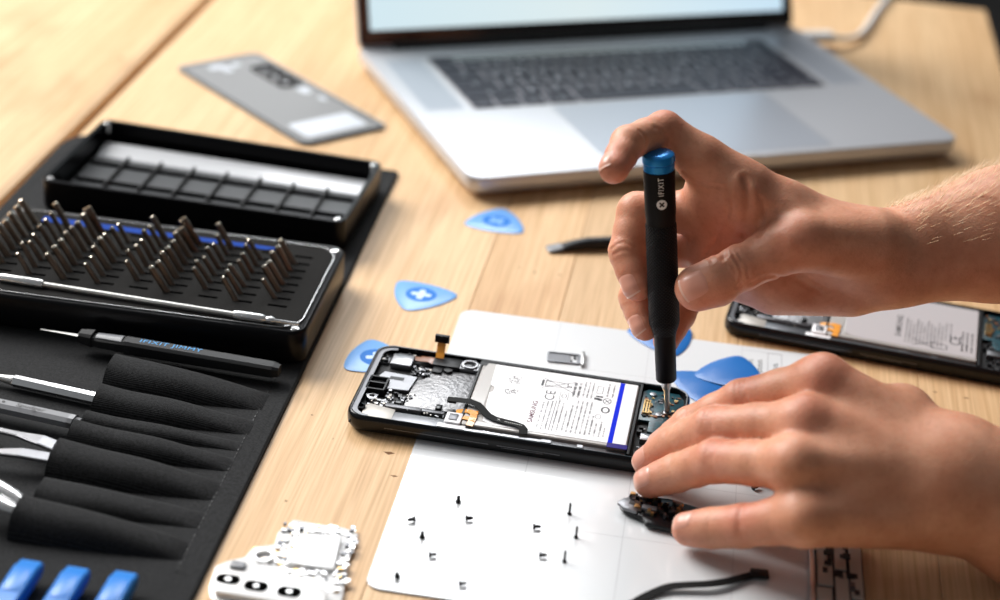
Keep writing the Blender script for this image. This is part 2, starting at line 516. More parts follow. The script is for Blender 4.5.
# frame line around the keys
MB().ring(rrect(40.6, 108.9, 308.6, 209.6, 3), .7, 15.45, 15.72, .1).build('key_surround', M['alu_edge'], kb, smooth=0)
KY = [109.9 + 17.7 * i for i in range(5)]
rows = [
    ([('fn', 1), ('ctrl', 1), ('opt', 1), ('cmd', 1.25), ('', 5.1), ('cmd', 1.25), ('opt', 1), ('<', 1), ('v', 1), ('>', 1)]),
    ([('shift', 2.3)] + [(c, 1) for c in 'ZXCVBNM,./'] + [('shift', 2.3)]),
    ([('caps', 1.8)] + [(c, 1) for c in "ASDFGHJKL;'"] + [('return', 1.8)]),
    ([('tab', 1.55)] + [(c, 1) for c in 'QWERTYUIOP[]'] + [('\\', 1.05)]),
    ([(c, 1) for c in '`1234567890-='] + [('delete', 1.6)]),
]
lg = MB()
for ri, row in enumerate(rows):
    tot = sum(w for _, w in row); unit = (266.4 - 1.0) / tot; x = 41.7
    for t, w in row:
        kw = w * unit
        MB().prism(rrect(x + .95, KY[ri] + .9, x + kw - .95, KY[ri] + 16.8, 1.2, 2), 15.6, 16.3, .25).build('key', M['key'], kb, smooth=0)
        if t: text_mb(lg, t, 4.2 if len(t) == 1 else 1.9, (x + kw / 2, KY[ri] + 8.8), z=16.33)
        x += kw
MB().prism(rrect(58, 198.8, 292, 208.3, 1, 2), 15.6, 16.2, .2).build('touch_bar', M['bezel'], kb, smooth=0)
for x0, x1 in ((42, 57.4), (292.6, 307.4)):
    MB().prism(rrect(x0, 198.8, x1, 208.3, 1, 2), 15.6, 16.3, .2).build('key', M['key'], kb, smooth=0)
lg.build('lettering', M['legend'], kb, smooth=0)
MB().prism(rrect(94.6, 7.5, 254.6, 105.5, 3), 15.5, 15.56, .02).build('trackpad', M['tpad'], lap, smooth=0)
m = MB().ring(rrect(94.2, 7.1, 255, 105.9, 3.3), .35, 15.45, 15.6, .05); m.build('trackpad_seam', M['alu_edge'], lap, smooth=0)
for x0, x1 in ((10, 36), (313.5, 339.5)):
    MB().prism(rrect(x0, 112, x1, 208, 1), 15.5, 15.53).build('speaker_grille', M['tpad'], lap, smooth=0)
for y in (195, 218): MB().box(W - .3, W + .15, y - 4.5, y + 4.5, 8, 11).build('port', M['black'], lap, smooth=0)
MB().box(155, 195, -.2, .7, 14.2, 15.55).build('lid_notch', M['alu_edge'], lap, smooth=0)
# hinge and lid leaning back
m = MB().lathe([(5.2, 25), (5.2, W - 25)], (0, D - 5.5, 14.2), 20, 'x'); m.build('hinge', M['black'], lap)
LEAN = math.radians(20)
lid = MB(); T = Matrix.Translation((0, D - 5, 16.5)) @ Matrix.Rotation(PI / 2 - LEAN, 4, 'X')
lid.prism(rrect(0, 0, W, 238, (3, 3, 9, 9)), -5, -.3, .5).xf(T)
lidp = lid.build('lid', M['alu'], lap)
b_ = MB(); b_.prism(rrect(1, .8, W - 1, 237, (3, 3, 8, 8)), -.3, .25, .1).xf(T); bez = b_.build('bezel', M['bezel'], lidp)
d_ = MB(); d_.prism(rrect(9, 11.5, W - 9, 229, .5), .25, .35).xf(T); d_.build('display', M['display'], bez, smooth=0)
k_ = MB(); k_.prism(rrect(140, 33.5, 196, 46, 3), .36, .4).xf(T); k_.build('display_dock', M['dock'], bez, smooth=0)

# charging cable
cb = empty('charging_cable', 'white laptop charging cable plugged into the right rear side of the laptop', 'cable', (215, 1369, 0), 0)
def sub(p, o): return tuple(a - b for a, b in zip(p, o))
CO = (215, 1369, 0)
ang = math.radians(22.94)
m = MB(); n0 = len(m.v)
m.prism(rrect(-7.5, -6.2, 24, 6.2, 3.2, 5), 4.6, 11.6, 1.6)
m.xf(Matrix.Translation((6.5, -1, 0)) @ Matrix.Rotation(ang - .1, 4, 'Z')); m.build('plug', M['cable'], cb)
pts = []
ctrl = [(238, 1372, 8.2), (254, 1378, 6), (268, 1396, 4.2), (281, 1430, 3.2), (292, 1465, 2.6), (305, 1500, 2.6), (312, 1522, 2.8), (316, 1534, 1.8), (319, 1543, -8), (321, 1550, -40), (322, 1553, -140), (322, 1553, -300), (330, 1560, -742)]
def smooth_path(c, n=6):
    o = []; c = [Vector(p) for p in c]
    for i in range(len(c) - 1):
        p0, p1, p2, p3 = c[max(i - 1, 0)], c[i], c[i + 1], c[min(i + 2, len(c) - 1)]
        for k in range(n):
            t = k / n
            o.append(.5 * ((2 * p1) + (-p0 + p2) * t + (2 * p0 - 5 * p1 + 4 * p2 - p3) * t * t + (-p0 + 3 * p1 - 3 * p2 + p3) * t ** 3))
    o.append(c[-1]); return o
MB().tube([tuple(p - Vector(CO)) for p in smooth_path(ctrl)], 2.5, 12).build('cord', M['cable'], cb)

# ------------------------------------------------------------------ removed phone back cover
bc = empty('phone_back_cover', 'dark grey glass phone back cover lying face down behind the open bit case lid', 'phone cover', (-242, 1201, 0.2), -48.6)
L_, W_ = 163, 68
o = rrect(0, 0, L_, W_, 7)
mb = MB().use(0)
mb.loops([rg(inset(o, 1.2), 0), rg(o, .9), rg(o, 1.5), rg(inset(o, .3), 1.7)], True, False)
mb.use(1).loops([rg(inset(o, .3), 1.7), rg(inset(o, 1.6), 1.2), rg(inset(o, 3), 1.1)], False, True)
mb.build('panel', [M['black_gloss'], M['cover']], bc)
MB().ring(rrect(2.2, 2.2, L_ - 2.2, W_ - 2.2, 5.5), 1.4, 1.15, 1.5, .1).build('adhesive_border', M['black_matte'], bc, smooth=0)
MB().prism(rrect(128, 10, 153, 58, 3), 1.2, 1.35, .05).build('foam_pad', M['cover_mark'], bc, smooth=0)
m = MB().ring(rrect(26, 44, 70, 62, 4), 2, 1.2, 2.4, .3)
m.build('camera_surround', M['black_gloss'], bc)
for x in (34, 47, 60): MB().lathe([(5.6, 1.2), (5.6, 2.2), (4.2, 2.4), (4, 1.4)], (x, 53, 0), 20).build('lens_opening', M['lens'], bc)
for (x, y, a, b) in ((10, 20, 7, 12), (16, 27, 9, 7), (12, 38, 6, 6), (74, 52, 12, 7), (95, 56, 8, 4)):
    MB().prism(rrect(x, y, x + a, y + b, 2), 1.15, 1.3).build('glue_residue', M['cover_mark'], bc, smooth=0)

# ------------------------------------------------------------------ white project mat
mt = empty('project_mat', 'glossy white magnetic work mat with thin grey grid lines under the phone and screws', 'mat', (-20, 871, 0), -5.8)
o = rrect(0, -259, 207, 0, 7, 6)
mb = MB().use(1).loops([rg(o, .1), rg(o, .75)], True, False).use(0).loops([rg(o, .75), rg(inset(o, .3), 1.0)], False, True)
mb.build('sheet', [M['mat_top'], M['mat_side']], mt, smooth=0)
g = MB()
for x in (54.3, 103, 151.8): g.box(x - .16, x + .16, -256, -.3, 1.0, 1.02)
for y in (-49, -98, -147, -196): g.box(.5, 206, y - .12, y + .12, 1.0, 1.02)
g.build('grid_lines', M['thin_line'], mt, smooth=0)
g = MB()
def frame(g, x0, x1, y0, y1, w=.4):
    g.box(x0, x1, y0, y0 + w, 1.02, 1.04).box(x0, x1, y1 - w, y1, 1.02, 1.04).box(x0, x0 + w, y0 + w, y1 - w, 1.02, 1.04).box(x1 - w, x1, y0 + w, y1 - w, 1.02, 1.04)
frame(g, 165.3, 173, -70, -5)
g.box(152.3, 173, -4.8, -4.5, 1.02, 1.04)
g.build('title_box', M['grey_line'], mt, smooth=0)
# blurred, unreadable title words in the photo: rows of small strokes
g = MB()
for (x, y0, n) in ((155.5, -24, 5), (160.5, -27, 7), (168.6, -25, 5)):
    for k in range(n):
        y = y0 + k * 2.0
        g.box(x, x + 2.1, y, y + .55, 1.02, 1.04); g.box(x + (0 if k % 2 else 1.4), x + (.6 if k % 2 else 2.1), y, y + 1.4, 1.02, 1.04)
g.build('lettering', M['ink'], mt, smooth=0)


# ------------------------------------------------------------------ phones being repaired
def greeble(mb, x0, x1, y0, y1, z, n, hmax=1.0, mats=4, smin=.6, smax=3.):
    for _ in range(n):
        w = random.uniform(smin, smax); h = random.uniform(smin, smax)
        x = random.uniform(x0, max(x0 + .01, x1 - w)); y = random.uniform(y0, max(y0 + .01, y1 - h))
        mb.use(random.randrange(mats)).box(x, x + w, y, y + h, z, z + random.uniform(.2, hmax))
    mb.use(0)


def make_phone(label, loc, rotz, variant=0):
    ph = empty('disassembled_phone', label, 'phone', loc, rotz)
    Lp, Wp, H = 160, 74.5, 8.6
    o = rrect(0, 0, Lp, Wp, 9.5, 8)
    # black frame: rounded sides, thin top rim, open inside
    mb = MB()
    inn = inset(o, 2.0); inn2 = inset(o, 2.3)
    mb.loops([rg(inset(o, 3), 0), rg(inset(o, 1.2), .5), rg(inset(o, .25), 1.9), rg(o, 3.6), rg(o, 5.6), rg(inset(o, .2), 7.2), rg(inset(o, .7), 8.2),
              rg(inset(o, 1.3), H), rg(inn, H - .1), rg(inn2, 3.0)], True, True)
    fr = mb.build('frame', M['black_gloss'], ph)
    # side details: seams and keys on the near side
    m = MB()
    m.box(20, 70, -.12, .1, 4.2, 4.5).box(74, 104, -.12, .1, 4.2, 4.5).box(76, 96, -.25, .1, 3.5, 3.7)
    m.build('side_seam', M['lipgrey'], fr, smooth=0)
    # grey inner lip round the left end
    m = MB()
    lip = [(x, y) for x, y in inset(o, 2.0)]
    pts = [p for p in lip if p[0] < 24]
    pts.sort(key=lambda p: math.atan2(p[1] - Wp / 2, -(p[0] - 40)))
    m.strip([(p[0] + (1.1 if p[0] < 12 else 0), p[1] + (1.0 if p[1] < 12 else -1.0 if p[1] > 62 else 0), 7.4) for p in pts], 2.6, .5)
    m.build('inner_lip', M['lipgrey'], ph, smooth=0)
    m = MB().box(22, 53.5, 2.3, 12.5, 3, 6.6, .2).box(53.5, 134, 2.3, 7.4, 3, 6.9, .2)
    m.build('midframe', M['satin'], ph)
    m = MB().box(1.9, 53.8, 2.6, 72, 3, 4.1); m.build('chassis_floor', M['black_matte'], ph, smooth=0)
    # large textured plate
    m = MB().prism([(24.5, 22), (53.4, 22.8), (53.2, 62), (33, 62), (31, 56), (28.5, 50), (24.5, 47.5)], 4.1, 5.0, .15)
    m.build('shield_plate', M['brushed'], ph)
    # silver camera block
    m = MB().prism(rrect(9.5, 56.8, 20.5, 67.6, 1), 4.1, 7.4, .4); m.build('camera_module', M['silver'], ph)
    m = MB().prism(rrect(11, 66.6, 19.5, 70.2, .6), 4.1, 6.4, .2).box(3.5, 8.5, 60, 70, 4.1, 5.4, .2); m.build('camera_bracket', M['lipgrey'], ph)
    # grey bracket with dark window
    mb = MB().use(0).prism([(5, 40), (13, 40), (13, 34), (24, 35), (25.5, 49.5), (8.5, 50.5)], 4.1, 6.0, .2)
    mb.use(1).box(12.5, 19.5, 43.5, 46.5, 6.0, 6.08)
    mb.build('bracket_plate', [M['satin'], M['black']], ph, smooth=0)
    # earpiece box, hollow
    mb = MB().ring(rrect(3.4, 28.6, 13.2, 41.8, .8), 1.0, 4.1, 7.9, .15)
    mb.box(4, 12.6, 35.2, 36.2, 4.1, 7.8)
    mb.build('speaker_frame', M['black'], ph, smooth=0)
    MB().prism(rrect(4.6, 29.8, 12.0, 34.8, 1.8), 4.1, 5.3, .3).build('earpiece', M['lipgrey'], ph)
    # screw post and round sensor
    m = MB().lathe([(2.6, 4.1), (2.6, 6.3), (1.5, 6.4), (1.3, 5.0)], (8.2, 24.5, 0), 18); m.build('screw_boss', M['silver'], ph)
    m = MB().lathe([(2.5, 4.1), (2.5, 7.2), (1.7, 7.4), (1.6, 6.2)], (5.2, 12.6, 0), 18); m.build('microphone', M['black_gloss'], ph)
    MB().prism([(7, 6), (22, 5.2), (22, 15), (9, 17.5), (7, 15)], 4.1, 6.3, .3).build('antenna_plate', M['pale_can'], ph)
    m = MB().box(16, 45, 18, 20.6, 4.2, 6.0, .3).box(17, 34, 16, 19, 4.1, 7.0, .5); m.build('antenna_bar', M['lipgrey'], ph)
    m = MB().box(20, 24, 20, 23, 4.1, 7.2, .3).box(40, 43, 21, 25, 4.1, 7.0, .4); m.build('spring_clip', M['black_gloss'], ph)
    # small components scattered round the chamber
    mb = MB()
    greeble(mb, 3, 9, 60, 71, 4.1, 26, 2.6, 5, .5, 1.8)
    greeble(mb, 5, 16, 16, 27, 4.1, 30, 2.4, 5, .5, 2.0)
    greeble(mb, 14, 24, 20, 34, 4.1, 36, 1.9, 5, .5, 2.2)
    greeble(mb, 21, 31, 52, 62, 4.1, 44, 2.4, 5, .5, 2.2)
    greeble(mb, 23, 28, 24, 34, 4.6, 10, 1.2, 5, .5, 1.2)
    greeble(mb, 8, 50, 69.4, 71.8, 4.1, 46, 2.6, 5, .5, 1.8)
    greeble(mb, 26, 52, 13, 16, 6.2, 10, .9, 5, .4, 1.3)
    mb.build('small_components', [M['black'], M['silver'], M['lipgrey'], M['chip'], M['pale_can']], ph, smooth=0)
    # copper-brown flex near the far edge, and its raised connector
    m = MB().strip([(20, 67, 6.2), (24, 66, 6.6), (28, 66.5, 6.6), (31, 65, 6.4)], 4, .3).strip([(23, 69.5, 6), (33, 68.5, 6.6)], 2.4, .3)
    m.build('brown_flex', M['copper'], ph, smooth=0)
    m = MB().box(30, 44, 62.5, 71.5, 5, 7.2, .3).box(31, 36, 57, 63, 5, 6.2, .3).lathe([(2.3, 5), (2.3, 6.3), (1.6, 6.4)], (38.6, 60.8, 0), 16); m.build('front_camera_block', M['black'], ph)
    if variant == 0:
        cf = MB(); cf.strip([(32.5, 69, 7.3), (32.4, 71.5, 9.0), (32.2, 74.0, 11.5), (32.1, 75.5, 14.5)], 4.2, .25)
        cfo = cf.build('connector_flex', M['orange'], ph, smooth=0)
        MB().box(28.6, 35.8, 74.6, 76.6, 13.0, 17.2, .3).build('connector', M['black'], cfo)
    m = MB().ring(circ(48.6, 67.4, 4.2), 1.1, 5, 7.6, .2).ring(rrect(43.6, 63, 53.4, 71.6, 1.5), .7, 5, 6.8, .1)
    m.build('motor_surround', M['silver'], ph)
    m = MB().lathe([(3.0, 4.6), (3.0, 6.8), (2.2, 7.0)], (48.6, 67.4, 0), 18); m.build('motor', M['black_gloss'], ph)
    m = MB().box(53.6, 54.6, 18, 72, 4, 8.2).box(54, 134.8, 71.2, 72.4, 4, 8.3).box(134.6, 136.0, 4, 72, 4, 8.3, .2).box(54, 63, 67.5, 72, 4, 8.1); m.build('partition', M['black'], ph, smooth=0)
    # battery with wrapped foil, label, marks
    bat = MB().prism(rrect(55.0, 8.4, 134.2, 70.9, 1.5), 4, 8.0, .6).build('battery', M['battery'], ph)
    fm = MB()
    fm.prism([(55.6, 20), (62.6, 20), (62.4, 70), (57.6, 70), (55.6, 60)], 8.0, 8.25, .1).prism([(61, 9), (133.8, 9), (133.8, 13), (61, 13)], 8.0, 8.18, .05)
    fm.build('clear_film', M['film'], bat, smooth=0)
    lb = MB().prism([(64.5, 14), (70, 11), (133.4, 11), (133.4, 69.8), (61.5, 69.8), (62.3, 49), (64.6, 47), (64.6, 43), (63, 41)], 8.2, 8.34).build('label_sheet', M['label'] if variant == 0 else M['label_shade'], bat, smooth=0)
    Z = 8.37
    tx = MB(); t2 = MB(); t3 = MB(); st = MB()
    R90 = 90 if variant == 0 else -90
    def line(mb, u, v0, v1, w=.9, fill=.8):
        v = v0
        while v < v1:
            l = random.uniform(.35, .8)
            hgt = w * random.choice((.55, .8, 1, 1))
            mb.box(u - hgt / 2, u + hgt / 2, v, min(v + l * fill * .6, v1), Z, Z + .02)
            v += l * .85 + (.7 if random.random() < .18 else 0)
    def ringm(mb, u, v, ru, rv, w=.4, n=22):
        a = [(u + ru * math.cos(2 * PI * k / n), v + rv * math.sin(2 * PI * k / n), Z) for k in range(n)]
        b = [(u + (ru - w) * math.cos(2 * PI * k / n), v + (rv - w) * math.sin(2 * PI * k / n), Z) for k in range(n)]
        mb.add(a + b, [(k, (k + 1) % n, n + (k + 1) % n, n + k) for k in range(n)])
    def seg(mb, a, b, w=.3):
        dx, dy = b[0] - a[0], b[1] - a[1]; l = math.hypot(dx, dy); nx, ny = -dy / l * w / 2, dx / l * w / 2
        mb.add([(a[0] + nx, a[1] + ny, Z), (a[0] - nx, a[1] - ny, Z), (b[0] - nx, b[1] - ny, Z), (b[0] + nx, b[1] + ny, Z)], [(0, 1, 2, 3)])
    if variant == 0:
        text_mb(t2, 'SAMSUNG', 2.5, (86.4, 29.2), 90, Z, sx=1.32, bold=.09)
        text_mb(tx, 'CE', 5.0, (92.4, 47.0), 90, Z, sx=1.15)
        # crossed-out wheeled bin, lying on its side
        seg(tx, (87, 53.5), (103, 63.5), .4); seg(tx, (87, 63.5), (103, 52.5), .4)
        for a, b in (((88.5, 55.5), (88.5, 61.5)), ((88.5, 55.5), (99.5, 56.8)), ((88.5, 61.5), (99.5, 60.6)), ((99.5, 56.8), (99.5, 60.6)), ((88.5, 56.5), (91, 57)), ((88.5, 60.7), (91, 60.4))): seg(tx, a, b, .45)
        ringm(tx, 100.7, 58.0, 1.0, 1.0, .5); tx.box(86.4, 87.6, 55.3, 61.6, Z, Z + .02)
        # recycling box
        frame_pts = [(97, 44.8), (97, 52), (101, 52), (101, 44.8)]
        for k in range(4): seg(st, frame_pts[k], frame_pts[(k + 1) % 4], .25)
        ringm(st, 99, 48.4, 1.3, 2.2, .35)
        cols = [(90.2, 14, 40), (92.3, 14, 42), (94.4, 15, 42.5), (97.6, 14, 44), (99.8, 14, 42.5), (102.2, 15, 35), (104.4, 15, 41), (106.6, 15, 46), (108.8, 15, 47), (111, 15, 46), (113.2, 15, 47), (115.4, 16, 34), (117.6, 15, 27), (120.0, 15, 30), (122.0, 16, 24)]
        for u, a, b in cols: line(st, u, a, b)
        st.box(95.9, 96.3, 14, 43, Z, Z + .02)
        for u in (103.2, 105.6): line(tx, u, 49, 64, 1.5, .9)
        for u in (108, 110, 112): line(st, u, 50, 66)
        for u in (119.6, 122.2): line(st, u, 54, 67)
        for k in range(4): seg(st, [(114.2, 56), (114.2, 63), (117, 63), (117, 56)][k], [(114.2, 63), (117, 63), (117, 56), (114.2, 56)][k], .3)
        tx.box(113.6, 116.2, 49.5, 51.5, Z, Z + .02).box(114.2, 117.8, 52.2, 53.6, Z, Z + .02).box(115.6, 117.6, 49.0, 51.0, Z, Z + .02)
        ringm(tx, 120.2, 49.5, 2.1, 3.0, .4); seg(tx, (119, 48), (121.4, 51), .4); seg(tx, (119, 51), (121.4, 48), .4)
        ringm(tx, 120.3, 40.8, 2.2, 3.1, .85); ringm(st, 117.6, 33.6, 1.5, 2.2, .25)
        # faint data codes
        for (u0, u1, v0, v1, n) in ((69.5, 76, 52.5, 60.5, 60), (69.8, 76.2, 41.5, 47.5, 60)):
            for _ in range(n):
                a = random.uniform(u0, u1); b = random.uniform(v0, v1); t3.box(a, a + .55, b, b + .45, Z, Z + .02)
        MB().box(124.7, 127.0, 11.0, 69.6, Z, Z + .03).build('blue_stripe', M['blue_ink'], lb, smooth=0)
        MB().prism(rrect(124.6, 7.2, 134.4, 11.2, .6), 8.2, 8.5, .05).build('navy_tab', M['navy'], lb, smooth=0)
    else:
        text_mb(t2, 'SAMSUNG', 3.3, (92.0, 34), 90, Z, sx=1.25, bold=.03)
        for k in range(11): line(st, 96 + k * 1.9, 16, 46 - (k % 3) * 3)
        seg(tx, (100, 22), (112, 14), .4); seg(tx, (100, 14), (112, 22), .4)
        for a, b in (((118, 20), (110, 21)), ((118, 15), (110, 14.5)), ((118, 15), (118, 20)), ((110, 14.5), (110, 21))): seg(tx, a, b, .5)
        text_mb(tx, 'CE', 6.2, (122.5, 28), 90, Z, sx=1.1)
        for u in (126, 128.4, 131): line(tx, u, 17, 40, 1.2)
        for u in (117, 119.4): line(st, u, 26, 48)
        for (u0, u1, v0, v1, n) in ((72, 80, 50, 58, 50),):
            for _ in range(n):
                a = random.uniform(u0, u1); b = random.uniform(v0, v1); t3.box(a, a + .55, b, b + .45, Z, Z + .02)
    t2.build('lettering', M['ink_red'] if variant == 0 else M['ink'], lb, smooth=0)
    tx.build('lettering', M['ink'], lb, smooth=0); st.build('lettering', M['ink_soft'], lb, smooth=0); t3.build('lettering', M['ink_soft'], lb, smooth=0)
    # orange flex and white connector by the near edge
    mb = MB().use(0).strip([(50.5, 20.5, 6.8), (54, 21, 7.6), (57.5, 20, 8.4), (60.5, 17, 8.7)], 3.6, .3).strip([(59.5, 21, 8.5), (59.8, 14, 8.7), (59.2, 7.5, 8.0)], 3.4, .3).strip([(55, 14, 8.2), (61, 12.5, 8.6)], 3.2, .3)
    mb.build('orange_flex_cable', M['orange'], ph, smooth=0)
    m = MB().prism(rrect(46.8, 8, 54.6, 17.6, .7), 6.4, 8.3, .3).box(44, 57.5, 4.4, 8, 6.2, 7.4, .2); mc = m.build('antenna_block', M['label'], ph)
    MB().prism(rrect(48.4, 10.2, 52.6, 15.6, .4), 8.3, 8.7, .1).build('block_pad', M['lipgrey'], mc)
    m = MB().strip([(57, 4.6, 7), (76, 4.8, 7), (98, 4.8, 7)], 1.6, .6); greeble(m, 60, 78, 3.5, 6.3, 6.9, 8, .8, 1, .5, 1.6); m.box(94, 99, 3.6, 6.2, 6.9, 7.9, .2).box(111, 114, 3.6, 6.4, 6.9, 7.9, .2)
    m.build('side_rail', M['silver'], ph, smooth=0)
    if variant == 0:
        m = MB().strip([(44.8, 27.0, 9.2), (50, 27.0, 9.6), (56, 26.8, 9.9), (60, 25.2, 9.8), (63, 21.6, 9.5), (66.2, 17.6, 9.2), (70, 15.6, 9.0), (75, 14.6, 9.0), (80, 13.8, 9.0), (83.2, 12.6, 9.0), (84.8, 10.2, 8.9), (85.2, 6.5, 8.4)], 4.2, .35)
        bf = m.build('battery_flex', M['flex'], ph, smooth=0)
        mk = MB()
        text_mb(mk, 'X', 1.6, (72.0, 15.2), 0, 9.38); 
        for k in range(10):
            a = 63.5 + k * .5; mk.box(75 + k * .9, 75.45 + k * .9, 14.0 - k * .12, 14.5 - k * .12, 9.37, 9.39)
        mk.build('flex_print', M['print_lt'], bf, smooth=0)
        MB().box(45.0, 49.4, 25.4, 28.6, 8.2, 9.2, .2).build('flex_connector', M['dark_grey'], bf)
    # right-hand sub board
    MB().box(136, 158, 2.6, 72, 3, 4.6).build('board_bay', M['black_matte'], ph, smooth=0)
    pc = MB().prism([(136.6, 40), (142, 40), (142, 30), (152, 28), (156.6, 38), (157.2, 64), (154, 70), (139, 70.4), (136.6, 68)], 5.4, 6.6, .15).build('circuit_board', M['pcb'], ph)
    mb = MB()
    greeble(mb, 137.5, 155.5, 42, 69, 6.6, 70, .8, 5, .5, 1.9)
    mb.build('board_chips', [M['chip'], M['black'], M['lipgrey'], M['copper'], M['gold']], pc, smooth=0)
    MB().ring(rrect(137.8, 45.0, 141.2, 58.0, .4), .7, 6.6, 8.0, .1).box(139.1, 139.9, 46.2, 56.8, 6.6, 7.6).build('board_connector', M['gold'], pc, smooth=0)
    m = MB().lathe([(1.8, 6.6), (1.8, 7.4), (1.0, 7.5), (.9, 6.8)], (149.6, 49.5, 0), 16).lathe([(1.6, 6.6), (1.6, 7.3), (.9, 7.4)], (146, 46.5, 0), 16).lathe([(1.7, 6.6), (1.7, 7.4), (.9, 7.5)], (141.5, 65.5, 0), 16)
    m.build('screw_pad', M['silver'], pc)
    MB().prism(rrect(139.2, 20, 148, 26.2, .5), 4.6, 7.6, .3).build('sensor_can', M['silver'], ph)
    mb = MB(); greeble(mb, 137, 156, 4, 38, 4.6, 60, 2.2, 4, .6, 2.6)
    mb.build('board_parts', [M['chip'], M['black'], M['black_gloss'], M['silver']], ph, smooth=0)
    return ph

make_phone('opened black phone with blue-striped white battery, screwdriver tip at its right end', (-69.2, 735.6, 1.2), -7.55, 0)
make_phone('second opened black phone partly hidden beneath the upper forearm at right', (120.5, 867, .3), -12.8, 1)

# ------------------------------------------------------------------ SIM tray
sm = empty('sim_tray', 'small silver card tray on the white mat just behind the opened phone', 'sim tray', (27.0, 829.5, 1.05), -2)
mb = MB().ring(rrect(0, -10.5, 17.5, 0, 1.6), .9, 0, .9, .1)
mb.build('tray_frame', M['satin'], sm, smooth=0)
MB().box(.6, 12, -10, -.6, 0, .45).box(15.6, 17, -10, -.6, 0, .45).build('card_plate', M['lipgrey'], sm, smooth=0)
MB().prism(rrect(17.5, -12.6, 19.6, 1.6, .6), 0, 1.9, .3).build('end_cap', M['alu_edge'], sm)
MB().box(12.2, 13.2, -9, -6.4, 0, .5).box(13.6, 15, -5, -2, 0, .5).build('contact_tabs', M['ink'], sm, smooth=0)

# ------------------------------------------------------------------ screws on the mat
def make_screw(label, x, y, stand, rot, kind):
    t = empty('screw', label, 'screw', (x, y, 1.05), rot, 'tiny loose screws spread on the white mat')
    R_, L2, r = (1.35, 2.7, .8) if kind == 0 else (1.0, 5.2, .5)
    prof_h = [(R_ * .9, 0), (R_, .2), (R_, .55), (R_ * .7, .8)]
    sh = M['screw_black']
    if stand:   # standing on its head
        MB().lathe(prof_h, (0, 0, 0), 14).build('head', sh, t)
        MB().lathe([(r, .8), (r, .8 + L2 * .9), (r * .5, .8 + L2)], (0, 0, 0), 10).build('shank', sh, t)
    else:       # lying on its side
        MB().lathe([(a, b) for a, b in prof_h], (0, 0, R_), 14, 'x').build('head', sh, t)
        m = MB(); k = [(r, .8)]
        z = .8
        while z < L2: k += [(r * 1.15, z + .2), (r * .85, z + .4)]; z += .4
        k.append((r * .5, L2 + .8))
        m.lathe(k, (0, 0, R_), 10, 'x').build('shank', sh, t)
    return t
for a in [
    ('tiny screw on the mat, farthest back of the left cluster', -11, 682, 1, 0, 0),
    ('tiny screw on the mat, leftmost in the row just below the farthest screw', -29, 664, 0, 200, 0),
    ('tiny screw on the mat directly in front of the farthest left-cluster screw', -7, 668, 0, 10, 0),
    ('tiny screw on the mat, midway down the left column, standing on its head', -25, 652, 1, 0, 0),
    ('tiny screw on the mat in front of the standing left-column screw', -21, 638, 0, 15, 0),
    ('tiny screw on the mat nearest the front left rounded corner', -33, 620, 0, 100, 0),
    ('tiny screw on the mat at the front, right of the corner screw', -7, 619, 0, 20, 0),
    ('tiny screw on the mat, far one of the short middle pair', 23, 666, 0, 5, 0),
    ('tiny screw on the mat, near one of the short middle pair', 26, 645, 0, 0, 0),
    ('long thin screw standing on the mat, farthest of the right column of three', 39, 680, 1, 0, 1),
    ('long thin screw standing on the mat, middle of the right column of three', 42, 662, 1, 0, 1),
    ('long thin screw standing on the mat, nearest of the right column of three', 37, 643, 1, 0, 1),
    ('short dark screw on the mat in the gap above the little finger', 124, 713, 0, 30, 0),
]: make_screw(*a)


# ------------------------------------------------------------------ opening picks
def pick_outline(R=21.5, bulge=1.16, n=14):
    """rounded triangle with bowed sides, centred"""
    o = []
    for k in range(3):
        a0 = math.radians(90 + 120 * k); a1 = math.radians(90 + 120 * (k + 1))
        p0 = Vector((math.cos(a0), math.sin(a0))) * R; p1 = Vector((math.cos(a1), math.sin(a1))) * R
        mid = (p0 + p1) / 2; nrm = mid.normalized()
        for i in range(n):
            t = (i + .5) / n
            p = p0.lerp(p1, t) + nrm * (4 * t * (1 - t)) * R * .17
            o.append(tuple(p))
    # soften corners
    for _ in range(2):
        o = [((o[i - 1][0] + 2 * o[i][0] + o[(i + 1) % len(o)][0]) / 4, (o[i - 1][1] + 2 * o[i][1] + o[(i + 1) % len(o)][1]) / 4) for i in range(len(o))]
    return o
PICK = pick_outline()
def make_pick(label, c, rot, z=.1, logo=True, tilt=(0, 0), logorot=0, z_abs=None, faint=False):
    t = empty('opening_pick', label, 'opening pick', (c[0], c[1], z), rot, 'blue plastic triangular opening picks', tilt)
    m = MB()
    m.loops([rg(inset(PICK, 1.5), .0), rg(PICK, .15), rg(PICK, .35), rg(inset(PICK, 2.5), .85)])
    body = m.build('pick_body', M['pick_sheen'] if logo else M['pick'], t)
    if logo:
        l = MB(); l.prism(circ(0, 0, 8.6, 32), .86, .90); lo = l.build('logo_disc', M['pick_dk'], t, smooth=0)
        x = MB(); s = len(x.v)
        for a in (45, -45):
            q = MB(); q.prism(rrect(-5.6, -1.7, 5.6, 1.7, 1.2), .91 if a > 0 else .915, .93 if a > 0 else .935); q.xf(Matrix.Rotation(math.radians(a + logorot), 4, 'Z')); x.add(q.v, q.f)
        x.build('logo_cross', M['pick_sheen'] if faint else M['pick_lt'], lo, smooth=0)
    return t
def centre(*p): return (sum(q[0] for q in p) / len(p), sum(q[1] for q in p) / len(p))
def rot_of(c, tip): return math.degrees(math.atan2(tip[1] - c[1], tip[0] - c[0])) - 90
c = centre((-57, 900), (-52, 863), (-21, 888)); make_pick('blue triangular pick with a clear cross logo, left of the white mat', c, rot_of(c, (-21, 888)), logorot=25)
c = centre((-25, 983), (10, 975), (-3, 1008)); make_pick('blue triangular pick nearest the laptop front edge', c, rot_of(c, (-3, 1008)), logorot=0, faint=True)
